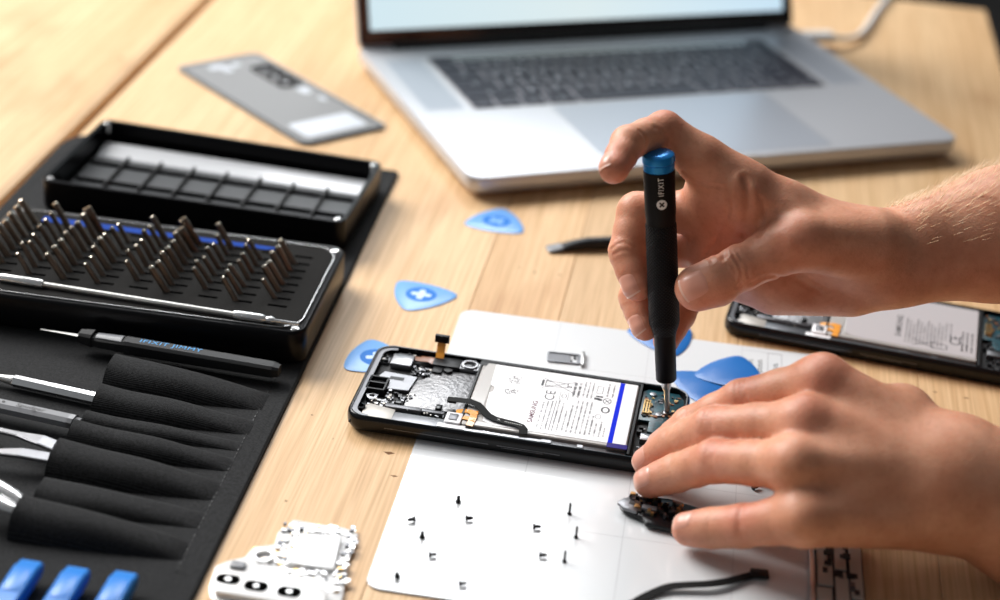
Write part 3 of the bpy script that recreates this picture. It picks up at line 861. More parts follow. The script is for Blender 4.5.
c = centre((-76, 794), (-65, 830), (-40, 803)); make_pick('blue triangular pick half under the left end of the opened phone', c, rot_of(c, (-76, 794)), logorot=10)
c = centre((68, 862), (103, 870), (95, 836)); make_pick('blue triangular pick behind the screwdriver, partly hidden by the upper fingertips', c, rot_of(c, (103, 870)), z=1.1, logo=False)
c = centre((90, 818), (107, 787), (127, 818)); make_pick('deep blue triangular pick underneath, lower of the overlapping pair beside the phone', c, rot_of(c, (107, 787)), z=1.1, logo=False)
c = centre((98, 815), (134, 842), (136, 806)); make_pick('deep blue triangular pick resting on top of the other one beside the phone', c, rot_of(c, (98, 815)), z=2.4, logo=False, tilt=(math.radians(-2), math.radians(1)))

# ------------------------------------------------------------------ black spudger on the wood
sp = empty('black_spudger', 'black nylon stick tool with a scuffed flat tip, pointing left behind the upper hand', 'spudger', (25, 955, 0.2), 16)
m = MB()
def oval(x, w, h, zc, n=16): return [(x, w * math.cos(2 * PI * k / n), zc + h * math.sin(2 * PI * k / n)) for k in range(n)]
m.loops([oval(0, 4.2, .5, .6), oval(1, 4.6, .9, .95), oval(9, 4.4, 1.7, 1.8), oval(16, 4.0, 2.8, 2.9), oval(24, 4.2, 3.5, 3.6), oval(110, 4.2, 3.5, 3.6), oval(135, 2.6, 2.2, 3.2), oval(150, .8, .7, 2.8)])
m.build('stick', M['black'], sp)
m = MB(); m.loops([oval(-.1, 4.25, .55, .6), oval(1, 4.65, .95, .95), oval(8, 4.45, 1.65, 1.8), oval(9, 4.3, 1.5, 1.8)])
m.build('worn_tip', M['bone'], sp)

# ------------------------------------------------------------------ screwdriver in the upper hand
DB = np.array([86.0, 766.0, 8.2]); DT = np.array([66.2, 768.0, 142.8])
dax = Vector((DT - DB)); DLEN = dax.length
sd = empty('precision_screwdriver', 'black precision screwdriver with blue rotating cap held upright over the phone', 'screwdriver', tuple(DB))
view = Vector((-DB[0], -DB[1], CAM_H - 100)).normalized()
zax = dax.normalized(); yax = (view - zax * view.dot(zax)).normalized() * -1; xax = yax.cross(zax)
sd.rotation_mode = 'QUATERNION'
sd.rotation_quaternion = Matrix((xax, yax, zax)).transposed().to_quaternion()
k = DLEN
MB().lathe([(.4, 0), (1.5, 1.2), (1.5, 3), (1.25, 5), (1.5, 12), (2.1, 13.2), (2.3, 14), (2.3, 17), (2.9, 17.5), (2.9, 20)], n=20).build('bit', M['steel'], sd)
MB().lathe([(4.6, 18.0), (5.0, 18.6), (5.15, 40), (5.5, 43.5)], n=32).build('shaft', M['black_alu'], sd)
MB().lathe([(5.5, 43.5), (7.0, 48), (7.4, 50), (7.35, 70), (7.3, 100), (7.0, 101)], n=48).build('grip', M['knurl'], sd)
MB().lathe([(6.9, 101), (7.0, 104), (7.25, 107), (7.3, k - 8.6)], n=48).build('collar', M['black_alu'], sd)
MB().lathe([(6.9, k - 8.6), (6.9, k - 8.4), (7.2, k - 8.2), (7.2, k - 5.2), (7.05, k - 5.0), (7.55, k - 4.4), (7.6, k - 2.6), (7.2, k - 1.1), (6.0, k - .3), (4.0, k)], n=48).build('cap', M['blue'], sd)
# lettering wraps on the collar facing the near side
fl_ = MB(); text_mb(fl_, 'IFIXIT', 2.6, (0, 0), 0, 0, sx=.82, sp=1.22, bold=.02)
tx_ = MB()
def wrap(mb, zc, cx=0., r=7.42, phi0=0.):
    o = MB()
    for (x, y, z) in mb.v:
        a = (-y + cx) / r + phi0   # text runs up the axis
        o.v.append((r * math.sin(a), -r * math.cos(a), zc + x))
    o.f = mb.f; o.m = mb.m; return o
wrap(fl_, k - 14.6, phi0=.12).build('lettering', M['print_lt'], sd, smooth=0)
ic = MB(); n = 28
def subdiv_cross():
    # disc with the cross left out, as radial slices
    vs, fs = [], []
    for k_ in range(64):
        a0, a1 = 2 * PI * k_ / 64, 2 * PI * (k_ + 1) / 64
        for j in range(10):
            r0, r1 = 2.45 * j / 10, 2.45 * (j + 1) / 10
            am, rm = (a0 + a1) / 2, (r0 + r1) / 2
            x, y = rm * math.cos(am), rm * math.sin(am)
            p, q = (x + y) / 1.414, (x - y) / 1.414
            if (abs(p) < .38 and abs(q) < 1.35) or (abs(q) < .38 and abs(p) < 1.35): continue
            b = len(vs)
            vs += [(r * math.cos(a), r * math.sin(a), 0) for r, a in ((r0, a0), (r1, a0), (r1, a1), (r0, a1))]
            fs.append((b, b + 1, b + 2, b + 3))
    return vs, fs
ic.add(*subdiv_cross())
wrap(ic, k - 23.2, phi0=.12).build('emblem', M['print_lt'], sd, smooth=0)

# ------------------------------------------------------------------ tool roll
RO = (-70, 1049); RA = -5.5
def rw(u, v, z=0):
    a = math.radians(RA); return (RO[0] + u * math.cos(a) - v * math.sin(a), RO[1] + u * math.sin(a) + v * math.cos(a), z)
roll = empty('tool_roll', 'black fabric tool roll spread flat with a strip of ribbed pockets', 'tool roll', (*RO, 0), RA)
o = rrect(-212, -560, 0, 0, (6, 6, 3, 22), 6)
m = MB(); m.loops([rg(o, 0), rg(o, 1.6), rg(inset(o, .8), 2.3), rg(inset(o, 3), 2.4)])
m.build('base_cloth', M['fabric'], roll)
m = MB().ring(rrect(-211, -559, -1, -1, (6, 6, 3, 22)), 5.5, 2.2, 2.5, .1); m.build('edge_binding', M['fabric'], roll)
# pocket strip: each loop is a tapering arch, open at the left
def arch_strip(m, u0, u1, v0, v1, h, th=1.1, nu=16, nv=18, sag=0.):
    top = []; bot = []
    for i in range(nu + 1):
        t = i / nu
        hh = h * (1 - t) ** .55 * (1 - .04 * math.sin(9 * t))
        w = 1 - .42 * t ** 1.5
        rt = []; rb = []
        for j in range(nv + 1):
            s = j / nv; x = (s - .5) * 2
            prof = (1 - abs(x) ** 2.6) ** .75 if abs(x) < 1 else 0
            u = u0 + (u1 - u0) * t + (1.2 * math.sin(3.1 * s) if i == 0 else 0)
            v = (v0 + v1) / 2 + (v1 - v0) / 2 * x * w - sag * t
            wr = .35 * math.sin(11 * t + 3 * s + v0) * (1 - t)
            rt.append((u, v, 2.6 + hh * prof + wr * prof)); rb.append((u, v, 2.4 + max(hh * prof - th, 0)))
        top.append(rt); bot.append(rb)
    vs = [p for r in top for p in r] + [p for r in bot for p in r]; N1 = (nu + 1) * (nv + 1); fs = []
    for i in range(nu):
        for j in range(nv):
            a = i * (nv + 1) + j; fs.append((a, a + nv + 1, a + nv + 2, a + 1)); fs.append((N1 + a, N1 + a + 1, N1 + a + nv + 2, N1 + a + nv + 1))
    for j in range(nv): fs.append((j, j + 1, N1 + j + 1, N1 + j))
    m.add(vs, fs)
pock = [(-88, -283, -311, 12.5), (-86, -311, -333, 10), (-87, -333, -346, 6), (-87, -346, -365, 10), (-87, -364.5, -391, 12.5), (-85, -391, -412, 7.5), (-86, -412, -437, 13)]
for i, (u0, a, b, h) in enumerate(pock):
    m = MB(); arch_strip(m, u0, -10 - i * .3, b, a, h, sag=1.5); m.build('pocket', M['fabric'], roll, smooth=60)
# stitched strap and stitching line
m = MB().box(-13, -5, -442, -270, 2.3, 2.55, .1); m.build('seam_tape', M['fabric'], roll, smooth=0)
m = MB()
y = -268.
while y > -440: m.box(-11.6 + random.uniform(-.3, .3), -11.2, y - 2.0, y, 2.5, 2.8); y -= 3.4
m.build('stitching', M['black_matte'], roll, smooth=0)
# lower pocket for the blue tools
m = MB(); m.box(-110, -6, -560, -476.5, 2.4, 5.4, .6); m.build('lower_pocket', M['fabric'], roll)

# ------------------------------------------------------------------ bit case
case = empty('bit_case', 'black bit case base with foam insert full of driver bits, lying on the tool roll', 'tool case', rw(0, 0, 2.6), RA)
cu0, cu1, cv0, cv1, cz = -190, -.5, -261, -156.5, 18.6
o = rrect(cu0, cv0, cu1, cv1, 9, 8)
m = MB().use(0)
m.loops([rg(inset(o, 2), 0), rg(inset(o, .4), 1), rg(o, 3), rg(o, 16.8), rg(inset(o, .7), 18.2), rg(inset(o, 1.4), cz)], True, False)
m.use(0).loops([rg(inset(o, 1.4), cz), rg(inset(o, 2.6), cz), rg(inset(o, 3.4), cz - .4), rg(inset(o, 4), cz - .6)], False, True)
m.build('case_shell', M['black_satin'], case)
# corner magnets
for x, y in ((cu1 - 5.8, cv0 + 5.6), (cu1 - 5.8, cv1 - 5.6), (cu0 + 6, cv0 + 6), (cu0 + 6, cv1 - 6)): MB().lathe([(2.4, cz - 4), (2.4, cz - .3), (2.0, cz + .1), (1.0, cz + .2)], (x, y, 0), 20).build('corner_magnet', M['chrome'], case)
# foam with real slots
fo = rrect(cu0 + 4.6, cv0 + 4.6, cu1 - 4.6, cv1 - 4.6, 13, 8)
# clip the corners so the magnets show
inner = (cu0 + 12, cv0 + 13, cu1 - 12, cv1 - 14)
cols_u = [-25.5 - 18.2 * i for i in range(9)]
rows_v = [-235.0 + 8.4 * i for i in range(8)]
ub = [inner[0]]
for u in sorted(cols_u): ub += [u, u + 10.0]
ub.append(inner[2])
vb = [inner[1]]
for v in rows_v: vb += [v - 1.1, v + 1.1]
vb.append(inner[3])
zf = cz + .3
rim_ = inset(fo, -.7)
MB().ring(rim_, .5, cz - 2, cz + .45, .12).build('rim_trim', M['chrome'], case)
fm = MB().use(0)
near = [(min(max(x, inner[0]), inner[2]), min(max(y, inner[1]), inner[3])) for x, y in fo]
fm.loops([rg(fo, zf - 6), rg(fo, zf - .6), rg(inset(fo, .6), zf), rg(near, zf)], False, False)
for i in range(len(ub) - 1):
    for j in range(len(vb) - 1):
        a, b, c_, d = ub[i], ub[i + 1], vb[j], vb[j + 1]
        if i % 2 == 1 and j % 2 == 1:
            zb = zf - 6
            fm.use(1).add([(a, c_, zf), (b, c_, zf), (b, d, zf), (a, d, zf), (a, c_, zb), (b, c_, zb), (b, d, zb), (a, d, zb)],
                          [(4, 5, 6, 7), (0, 1, 5, 4), (1, 2, 6, 5), (2, 3, 7, 6), (3, 0, 4, 7)])
        else:
            fm.use(0).add([(a, c_, zf), (b, c_, zf), (b, d, zf), (a, d, zf)], [(0, 1, 2, 3)])
foam = fm.build('foam_insert', [M['foam'], M['foam_hole']], case, smooth=0)
MB().prism([(cu0 + 22, -173.5), (-42, -173.5), (-36, -171), (-36, -169.4), (cu0 + 22, -167.0)], zf, zf + .35).build('blue_strip', M['blue_band'], foam, smooth=0)

# bits, each a thing of its own
ordn = ['front', 'second', 'third', 'fourth', 'fifth', 'sixth', 'seventh', 'back']
coln = ['rightmost', 'second', 'third', 'fourth', 'fifth', 'sixth', 'seventh', 'eighth', 'leftmost']
protos = {}
def bit_proto(kind):
    t = empty('driver_bit', 'x', 'driver bit')
    if kind == 0:   # hex shank up
        L0, r = 14.5, 1.75
        MB().lathe([(r, -5), (r, L0 - .7), (r * .82, L0)], n=6).build('shank', M['bit'], t, smooth=20)
        MB().lathe([(r * 1.01, L0 - .7), (r * .86, L0 + .02), (r * .6, L0 + .3)], n=6).build('shank_end', M['bit_end'], t, smooth=20)
    elif kind == 1:  # slender
        L0, r = 13, 1.3
        MB().lathe([(r, -5), (r, L0 - .6), (r * .75, L0)], n=6).build('shank', M['bit'], t, smooth=20)
        MB().lathe([(r * 1.01, L0 - .6), (r * .8, L0 + .02), (r * .5, L0 + .25)], n=6).build('shank_end', M['bit_end'], t, smooth=20)
    else:           # fat socket bit
        L0, r = 16, 2.5
        MB().lathe([(2.1, -5), (2.1, 8), (r, 9.2), (r, L0 - .5), (r * .9, L0), (r * .55, L0), (r * .55, L0 - 3)], n=20).build('socket', M['bit'], t)
        MB().lathe([(r * 1.01, L0 - .6), (r * .92, L0 + .03), (r * .56, L0 + .03), (r * .54, L0 - .4)], n=20).build('socket_rim', M['bit_end'], t)
    return t
used = set()
def place_bit(kind, label, loc, lean, rz):
    if kind not in protos: protos[kind] = bit_proto(kind)
    p = protos[kind]
    if kind in used:
        t = p.copy(); C.objects.link(t)
        for ch in list(p.children):
            c2 = ch.copy(); C.objects.link(c2); c2.parent = t
    else: t = p; used.add(kind)
    t.location = [q * MM for q in loc]
    t.rotation_mode = 'QUATERNION'
    ax = Vector((-math.sin(lean), .05 * rz, math.cos(lean))); ax = Matrix.Rotation(math.radians(RA), 3, 'Z') @ ax
    t.rotation_quaternion = ax.to_track_quat('Z', 'Y')
    t.scale = (1, 1, random.uniform(.86, 1.12) if kind else random.uniform(.97, 1.1))
    tag(t, label, 'driver bit', 'driver bits standing in the foam of the bit case')
skip = {(0, 7), (1, 7), (2, 0), (4, 0), (5, 7), (0, 0)}
kinds = {3: [0] * 6 + [2, 2], 6: [0, 0, 0, 0, 0, 0, 0, 2], 8: [0] * 8, 0: [1, 1, 0, 0, 0, 0, 0, 0], 5: [1, 1, 0, 0, 1, 1, 1, 0]}
for ci, u in enumerate(cols_u):
    for ri, v in enumerate(rows_v):
        if (ci, ri) in skip: continue
        kd = kinds.get(ci, [1, 1, 1, 1, 1, 1, 1, 0])[ri]
        cn = coln[ci] + (' column' if ci in (0, 8) else ' column from right')
        rn = {'front': 'frontmost', 'back': 'rearmost'}.get(ordn[ri], ordn[ri] + ' from front')
        nm = {0: 'hex driver bit', 1: 'slim hex driver bit', 2: 'fat socket driver bit'}[kd]
        place_bit(kd, '%s in foam, %s in the %s' % (nm, rn, cn), rw(u + 1.4, v, 2.6 + zf), math.radians(31 + random.uniform(-3, 3)), random.uniform(-1, 1))

# silver extension rod lying in the foam in front of the bits
er = empty('extension_rod', 'thin silver flexible extension rod lying along the front of the foam', 'extension rod', rw(-176, -246.0, 2.6 + zf), RA - 3.0)
MB().lathe([(2.2, -2), (2.4, 0), (2.4, 20), (2.0, 21)], (16, 0, 1.8), 12, 'x').build('sleeve', M['chrome'], er)
MB().lathe([(1.3, 20), (1.3, 127)], (14, 0, 1.8), 12, 'x').build('rod', M['steel'], er)
MB().lathe([(1.9, 124), (2.3, 126), (2.3, 139), (1.8, 140), (1.5, 141), (1.9, 142), (1.9, 144), (1.0, 145.5), (1.0, 157), (.7, 157.6)], (14, 0, 1.8), 12, 'x').build('bit_holder', M['chrome'], er)

# lid of the case, upside down behind
ld = empty('case_lid', 'black bit case lid turned up as a sorting tray behind the foam case', 'case lid', rw(0, 0, 2.6), RA - .0)
m = MB(); o = [(-189, -120), (-9.0, -126.5), (-4.5, -33), (-185, -18.5)]
def round_poly(p, r, n=6):
    o = []; N_ = len(p)
    for i in range(N_):
        a, b, c_ = Vector(p[i - 1]), Vector(p[i]), Vector(p[(i + 1) % N_])
        d1 = (a - b).normalized(); d2 = (c_ - b).normalized(); s = b + d1 * r; e = b + d2 * r
        for k_ in range(n + 1):
            t = k_ / n; o.append(tuple((1 - t) ** 2 * s + 2 * t * (1 - t) * b + t * t * e))
    return o
o = round_poly(o, 8)
LZ = 18.5
m.use(0).loops([rg(inset(o, 2), 0), rg(inset(o, .4), 1), rg(o, 3), rg(o, LZ - .6), rg(inset(o, .5), LZ), rg(inset(o, 2.4), LZ), rg(inset(o, 3.0), LZ - .8), rg(inset(o, 3.3), 3.0)], True, True)
lsh = m.build('lid_shell', M['black_satin'], ld)
ti = inset(o, 3.6)
tb = MB()
tb.add([(-182.5, -116.5, 5.0), (-14.5, -121.5, 5.0), (-12.5, -56, 5.0), (-180.5, -46, 5.0)], [(0, 1, 2, 3)])
tb.use(1).add([(-180.5, -46, 5.0), (-12.5, -56, 5.0), (-11.8, -40, 7.9), (-180.2, -30, 7.9)], [(0, 1, 2, 3)])  # strip tilted and paler, painting the bright window reflection
tb.build('sorting_tray', [M['tray'], M['tray_lit']], ld, smooth=0)
rb = MB()
for k_ in range(1, 8):
    t = k_ / 8.; x0 = -182.5 + 168 * t; x1 = -180.5 + 168 * t; y0 = -116.5 - 5 * t; y1 = -46 - 10 * t
    rb.add([(x0 - .7, y0, 5), (x0 + .7, y0, 5), (x1 + .7, y1, 5), (x1 - .7, y1, 5), (x0 - .4, y0, 7.6), (x0 + .4, y0, 7.6), (x1 + .4, y1, 7.6), (x1 - .4, y1, 7.6)],
           [(0, 1, 5, 4), (1, 2, 6, 5), (2, 3, 7, 6), (3, 0, 4, 7), (4, 5, 6, 7)])
for (ya, yb) in ((-84, -91), (-58, -67)):
    rb.add([(-180, ya - .6, 5), (-13, yb - .6, 5), (-13, yb + .6, 5), (-180, ya + .6, 5), (-180, ya - .3, 7.4), (-13, yb - .3, 7.4), (-13, yb + .3, 7.4), (-180, ya + .3, 7.4)],
           [(0, 1, 5, 4), (1, 2, 6, 5), (2, 3, 7, 6), (3, 0, 4, 7), (4, 5, 6, 7)])
rb.build('tray_dividers', M['black'], ld, smooth=0)
for x, y in ((-13.5, -121.0), (-9.3, -38.2), (-184, -115.0), (-180.5, -24.2)): MB().lathe([(2.0, LZ - 6), (2.0, LZ - .4), (1.5, LZ + .05)], (x, y, 0), 20).build('corner_magnet', M['chrome'], ld)

# ------------------------------------------------------------------ tools in the roll
# retractable pen tool lying in front of the case
kn = empty('jimmy_knife', 'black flexible prying knife with thin needle blade lying in front of the bit case', 'prying knife', rw(-132, -272.5, 4), RA - 3.0)
kn.name = 'prying_knife'
m = MB()
def pbox(m, x0, x1, w0, w1, h0, h1, zc0, zc1, r=.35):
    def sec(x, w, h, zc):
        return [(x, y * w / 2, zc + z * h / 2) for y, z in ((-1, -1 + r), (-1 + r, -1), (1 - r, -1), (1, -1 + r), (1, 1 - r), (1 - r, 1), (-1 + r, 1), (-1, 1 - r))]
    m.loops([sec(x0, w0, h0, zc0), sec(x1, w1, h1, zc1)])
pbox(m, 45, 121, 8.6, 8.2, 7.4, 6.4, 5.8, 5.4); pbox(m, 121, 124, 8.0, 6.4, 6.2, 5.0, 5.4, 5.4)
m.build('handle', M['dark_grey'], kn)
m = MB(); pbox(m, 21, 28, 6.6, 8.6, 6.0, 7.4, 6.8, 6.6); pbox(m, 28, 45, 7.6, 8.6, 5.0, 6.6, 6.0, 6.0); m.build('collar', M['black'], kn)
m = MB(); pbox(m, 30, 43.5, 5, 6.4, 2.0, 2.8, 8.6, 8.7, .6); m.build('thumb_rest', M['bone'], kn)
m = MB(); pbox(m, 0, 22, .5, 2.2, .4, .6, 7.0, 7.0, .2); m.build('blade', M['steel'], kn, smooth=0)
lt = MB(); text_mb(lt, 'IFIXIT JIMMY', 3.2, (68, .6), 0, 9.5, sx=1.2, sp=1.1); lt.xf(Matrix.Translation((0, 0, -.04)))
n_ = MB(); n_.v = [(x, y, z - .006 * (x - 50)) for x, y, z in lt.v]; n_.f = lt.f; n_.m = lt.m
n_.build('lettering', M['print_blue'], kn, smooth=0)

rd = empty('metal_spudger', 'polished steel rod tool tucked into the second pocket from the top', 'metal spudger', rw(-146, -314.0, 5.4), RA - 8.5)
m = MB(); m.lathe([(2.6, 17), (3.0, 17.6), (3.0, 70), (2.6, 71)], (0, 0, 1), 6, 'x'); m.build('hex_handle', M['chrome'], rd, smooth=20)
m = MB(); m.lathe([(1.2, -25), (1.5, 0), (1.7, 10), (2.6, 17)], (0, 0, 1), 14, 'x'); m.build('rod_end', M['steel'], rd)

gs = empty('grey_spudger', 'grey stick spudger with printed name tucked into a middle pocket', 'spudger', rw(-150, -341.0, 6), RA - 8.0)
m = MB(); pbox(m, -15, 62, 7.4, 7.6, 5.2, 5.6, 3, 3.2, .5); pbox(m, 62, 66, 7.2, 7.0, 5.2, 4, 3.0, 2.6, .5); m.build('stick', M['spudger_grey'], gs)
lt = MB(); text_mb(lt, 'Spudger', 2.8, (41.5, -.2), 0, 6.06, sx=1.15); lt.lathe([(.8, 5.9), (.8, 6.03)], (27.5, 0, 0), 12)
lt.build('lettering', M['ink'], gs, smooth=0)
m = MB(); pbox(m, 61, 63.6, 7.7, 7.7, 5.7, 5.7, 3.2, 3.2, .5); m.build('bright_band', M['silver'], gs)

tz = empty('tweezers', 'satin steel tweezers with two flat blades tucked into the fifth pocket', 'tweezers', rw(-140, -362, 6), RA - 5)
for pts, ws in (([(-22, 2.0), (0, .2), (20, -1.2), (33, -2.4), (39, -3.6), (45, -4.6), (56, -6.5), (66, -8)], [2.2, 2.8, 3.2, 3.6, 5.6, 7.6, 7.8, 7]),
                ([(-22, -16.5), (0, -17.5), (16, -18.6), (29, -19.2), (35, -18.2), (41, -17.2), (56, -15.0), (66, -14)], [2.2, 2.8, 3.0, 3.4, 5.2, 6.8, 7.0, 6.5])):
    m = MB(); rings = []
    for k_, ((x, y), w) in enumerate(zip(pts, ws)):
        z = 2.0 + .35 * k_ if k_ < 6 else (2.6 if k_ == 6 else 1.0)
        rings.append([(x, y + w / 2, z), (x, y - w / 2, z), (x, y - w / 2, z + 1.2), (x, y - w / 2 + .5, z + 1.5), (x, y + w / 2 - .5, z + 1.5), (x, y + w / 2, z + 1.2)])
    m.loops(rings); m.build('arm', M['satin'], tz, smooth=0)

cv = empty('curved_tweezers', 'shiny bent steel tweezers poking out of the lowest pocket', 'tweezers', rw(-120, -416, 6), RA - 4)
for s in (0, 1):
    m = MB(); yy = -8 * s
    m.tube([(-4, yy + 2, 6), (6, yy + 4.5 - 5 * s, 9), (16, yy + 4.0 - 2 * s, 9.5), (24, yy + 1.2, 8.5), (31, yy - .5, 6.5), (44, -5 - s * 2, 3.0)], [3.0, 3.4, 3.2, 3.4, 3.6, 2.0], 12, .6)
    m.build('arm', M['chrome'], cv)
m = MB().lathe([(2.4, 0), (2.8, 1), (2.4, 3)], (22, -3.5, 7), 16); m.build('rivet', M['chrome'], cv)

for i, ((u, v), lab) in enumerate((((-66, -459), 'leftmost blue plastic opening tool standing out of the lower roll pocket'), ((-46.5, -459), 'middle blue plastic opening tool standing out of the lower roll pocket'), ((-27, -457.5), 'rightmost blue plastic opening tool standing out of the lower roll pocket'))):
    bt = empty('opening_tool', lab, 'opening tool', rw(u, v, 5.2), RA - 1.5, 'blue plastic opening tools in the roll')
    m = MB()
    def sec(y, w, z0, z1, r=.9): return [(-w + r, y, z0), (w - r, y, z0), (w, y, z0 + r), (w, y, z1 - r), (w - r, y, z1), (-w + r, y, z1), (-w, y, z1 - r), (-w, y, z0 + r)]
    m.loops([sec(0, 4.6, 2.0, 5.4), sec(-.8, 5.0, 1.4, 6.4), sec(-5.5, 5.2, .9, 7.4), sec(-6.5, 5.2, .9, 7.9), sec(-30, 5.1, .6, 7.4), sec(-60, 4.6, .6, 5.5), sec(-84, 4.6, .6, 1.4, .3)])
    m.build('tool_body', M['blue_plastic'], bt)
    MB().box(-3.2, 3.2, -23, -9, 7.4, 8.0, .3).build('grip_pad', M['blue_plastic'], bt)

# ------------------------------------------------------------------ pale logic board at front left
wbd = empty('logic_board', 'bright white metal-shielded phone board with three round lens openings on the wood', 'circuit board', (-80, 628, .3), -6)
def wl(x, y):  # world -> local
    a = math.radians(6); dx, dy = x + 80, y - 628
    return (dx * math.cos(a) - dy * math.sin(a), dx * math.sin(a) + dy * math.cos(a))
outl = [wl(*p) for p in [(-107, 596), (-93, 590), (-56, 584), (-54, 604), (-54.5, 628), (-52.5, 650), (-59, 654), (-70, 655), (-82, 657), (-84, 650), (-87, 647), (-87, 637), (-95.5, 634), (-98, 626), (-104, 623), (-109, 618), (-109, 604)]]
pb = MB().prism(round_poly(outl, 1.6, 3), 0, 1.4, .3).build('board', M['white_board'], wbd)
# loose surface bits
mb = MB(); random.seed(21)
for (x0, x1, y0, y1, n) in ((-84, -56, 645, 653, 46), (-86, -79, 622, 652, 36), (-60, -54, 612, 650, 34), (-80, -56, 606, 620, 40), (-96, -84, 620, 632, 22)):
    for _ in range(n):
        p = wl(random.uniform(x0, x1), random.uniform(y0, y1)); w = random.uniform(.8, 2.6); h = random.uniform(.8, 2.2)
        mb.use(random.choice((0, 0, 0, 1, 0, 2, 3))).box(p[0], p[0] + w, p[1], p[1] + h, 1.3, 1.6 + random.random() * 1.2)
mb.build('board_components', [M['white_metal'], M['silver'], M['lipgrey'], M['gold']], wbd, smooth=0)
p0 = wl(-77, 644); p1 = wl(-59, 645); p2 = wl(-59.5, 620); p3 = wl(-80, 622)
MB().prism(round_poly([p3, p2, p1, p0], 1.2, 3), 1.4, 3.6, .4).build('shield_can', M['white_metal'], wbd)
MB().prism(round_poly([wl(*p) for p in [(-106, 597), (-60, 591), (-60, 604), (-79, 611), (-84, 618), (-100, 619), (-107, 614)]], 2, 4), 1.4, 4.4, .6).build('camera_cradle', M['white_board'], wbd)
for (x, y, r) in ((-101.5, 605.5, 2.6), (-89.5, 602.5, 2.4), (-75.6, 600.5, 2.4)):
    q = wl(x, y)
    mb = MB().prism(rrect(q[0] - 5.0, q[1] - 3.3, q[0] + 5.0, q[1] + 3.3, 2.8), 4.4, 4.7, .1)
    lo = mb.build('lens_surround', M['foam_hole'], wbd)
    MB().lathe([(r * .52, 4.7), (r * .52, 4.8), (r * .4, 4.85)], (q[0], q[1], 0), 20).build('lens', M['white_metal'], lo)
q = wl(-99, 615); MB().prism(rrect(q[0] - 3.2, q[1] - 2.2, q[0] + 3.2, q[1] + 2.2, 1), 4.4, 5.6, .4).build('flash_module', M['bone'], wbd)
q = wl(-90, 626); MB().ring(circ(q[0], q[1], 4.6), 1.3, 1.4, 3.4, .3).build('ring_boss', M['white_metal'], wbd)

# ------------------------------------------------------------------ black ribbon at the front of the mat
rc = empty('ribbon_cable', 'loose black ribbon cable curving over the front of the white mat', 'ribbon cable', (95, 632, 1.1))
pts = [(119, 643.5, 1.2), (113, 640, 1.4), (106, 635.5, 2.0), (98, 632, 2.4), (90, 630.5, 2.2), (82, 629, 1.6), (75, 625, .8), (68, 619, .2), (60, 610, 0), (54, 601, 0)]
P2 = smooth_path([(x - 95, y - 632, z) for x, y, z in pts], 4)
MB().strip([tuple(p) for p in P2], 4.2, .5).build('ribbon', M['flex'], rc, smooth=0)
MB().prism(rrect(117 - 95, 641 - 632, 125 - 95, 647 - 632, 1), 1.0, 2.4, .3).build('ribbon_connector', M['black'], rc)

# ------------------------------------------------------------------ long board at the right edge of the mat
lbd = empty('shielded_circuit_board', 'silvery chip-covered phone board standing at the right edge of the white mat', 'circuit board', (-15, 870, 1.1), -5.5)
ob = rrect(178.5, -256, 201.5, -178, 2)
bb = MB().prism(ob, 0, 3.2, .3).build('board', M['dark_grey'], lbd)
random.seed(4)
mb = MB()
for (x0, x1, y0, y1) in ((181, 187.5, -255, -219), (181.5, 188, -217, -181), (188.6, 194.5, -255, -236), (189, 194.8, -234, -206), (189, 194, -204, -181), (195.4, 200.8, -254, -226), (195.6, 200.8, -224, -181)):
    mb.use(0).box(x0, x1, y0, y1, 3.1, 4.4, .3)
for _ in range(30):
    x = random.uniform(181, 197); y = random.uniform(-254, -186); w_ = random.uniform(1.8, 3.6)
    mb.use(random.choice((1, 1, 2, 3))).box(x, x + w_, y, y + random.uniform(2, 4.5), 4.2, 4.6 + random.random() * .5)
mb.build('board_chips', [M['pale_can'], M['black'], M['lipgrey'], M['chip']], lbd, smooth=0)
MB().box(178.0, 180.4, -254, -192, 3.0, 5.2, .7).build('bright_rail', M['chrome'], lbd)

# ------------------------------------------------------------------ small board pinched by the lower hand
cbd = empty('charging_board', 'small dark charging board with silver end pinned under the lower hand fingertips', 'circuit board', (73, 683, 1.1), -14)
ob = round_poly([(-12.5, 1), (-9, -3), (0, -5.5), (2, -9.5), (16, -9.5), (38, -6), (38, 10), (8, 14), (0, 13), (-9, 9)], 1.4, 3)
MB().prism(ob, 1.0, 3.2, .3).build('board', M['black_gloss'], cbd)
random.seed(9)
mb = MB(); greeble(mb, -10, 16, -4, 12, 3.1, 90, 2.2, 5, .7, 2.8)
mb.build('board_chips', [M['black'], M['chip'], M['silver'], M['gold'], M['black_gloss']], cbd, smooth=0)
mb = MB(); mb.prism(round_poly([(-13.5, 0), (-9, -3.4), (-3, -4.5), (-3, 4), (-8, 6.6), (-11, 5)], 1, 3), 3.0, 4.6, .4); mb.build('charging_port', M['satin'], cbd)
mb = MB().prism(rrect(-2, -1, 5, 2.4, 1), 3.2, 5.2, .3).build('metal_clip', M['lipgrey'], cbd)
MB().strip([(14, 3, 3.2), (22, 6, 4.2), (32, 8, 3.6), (44, 8, 1.2)], 3.0, .3).build('board_flex', M['orange'], cbd, smooth=0)

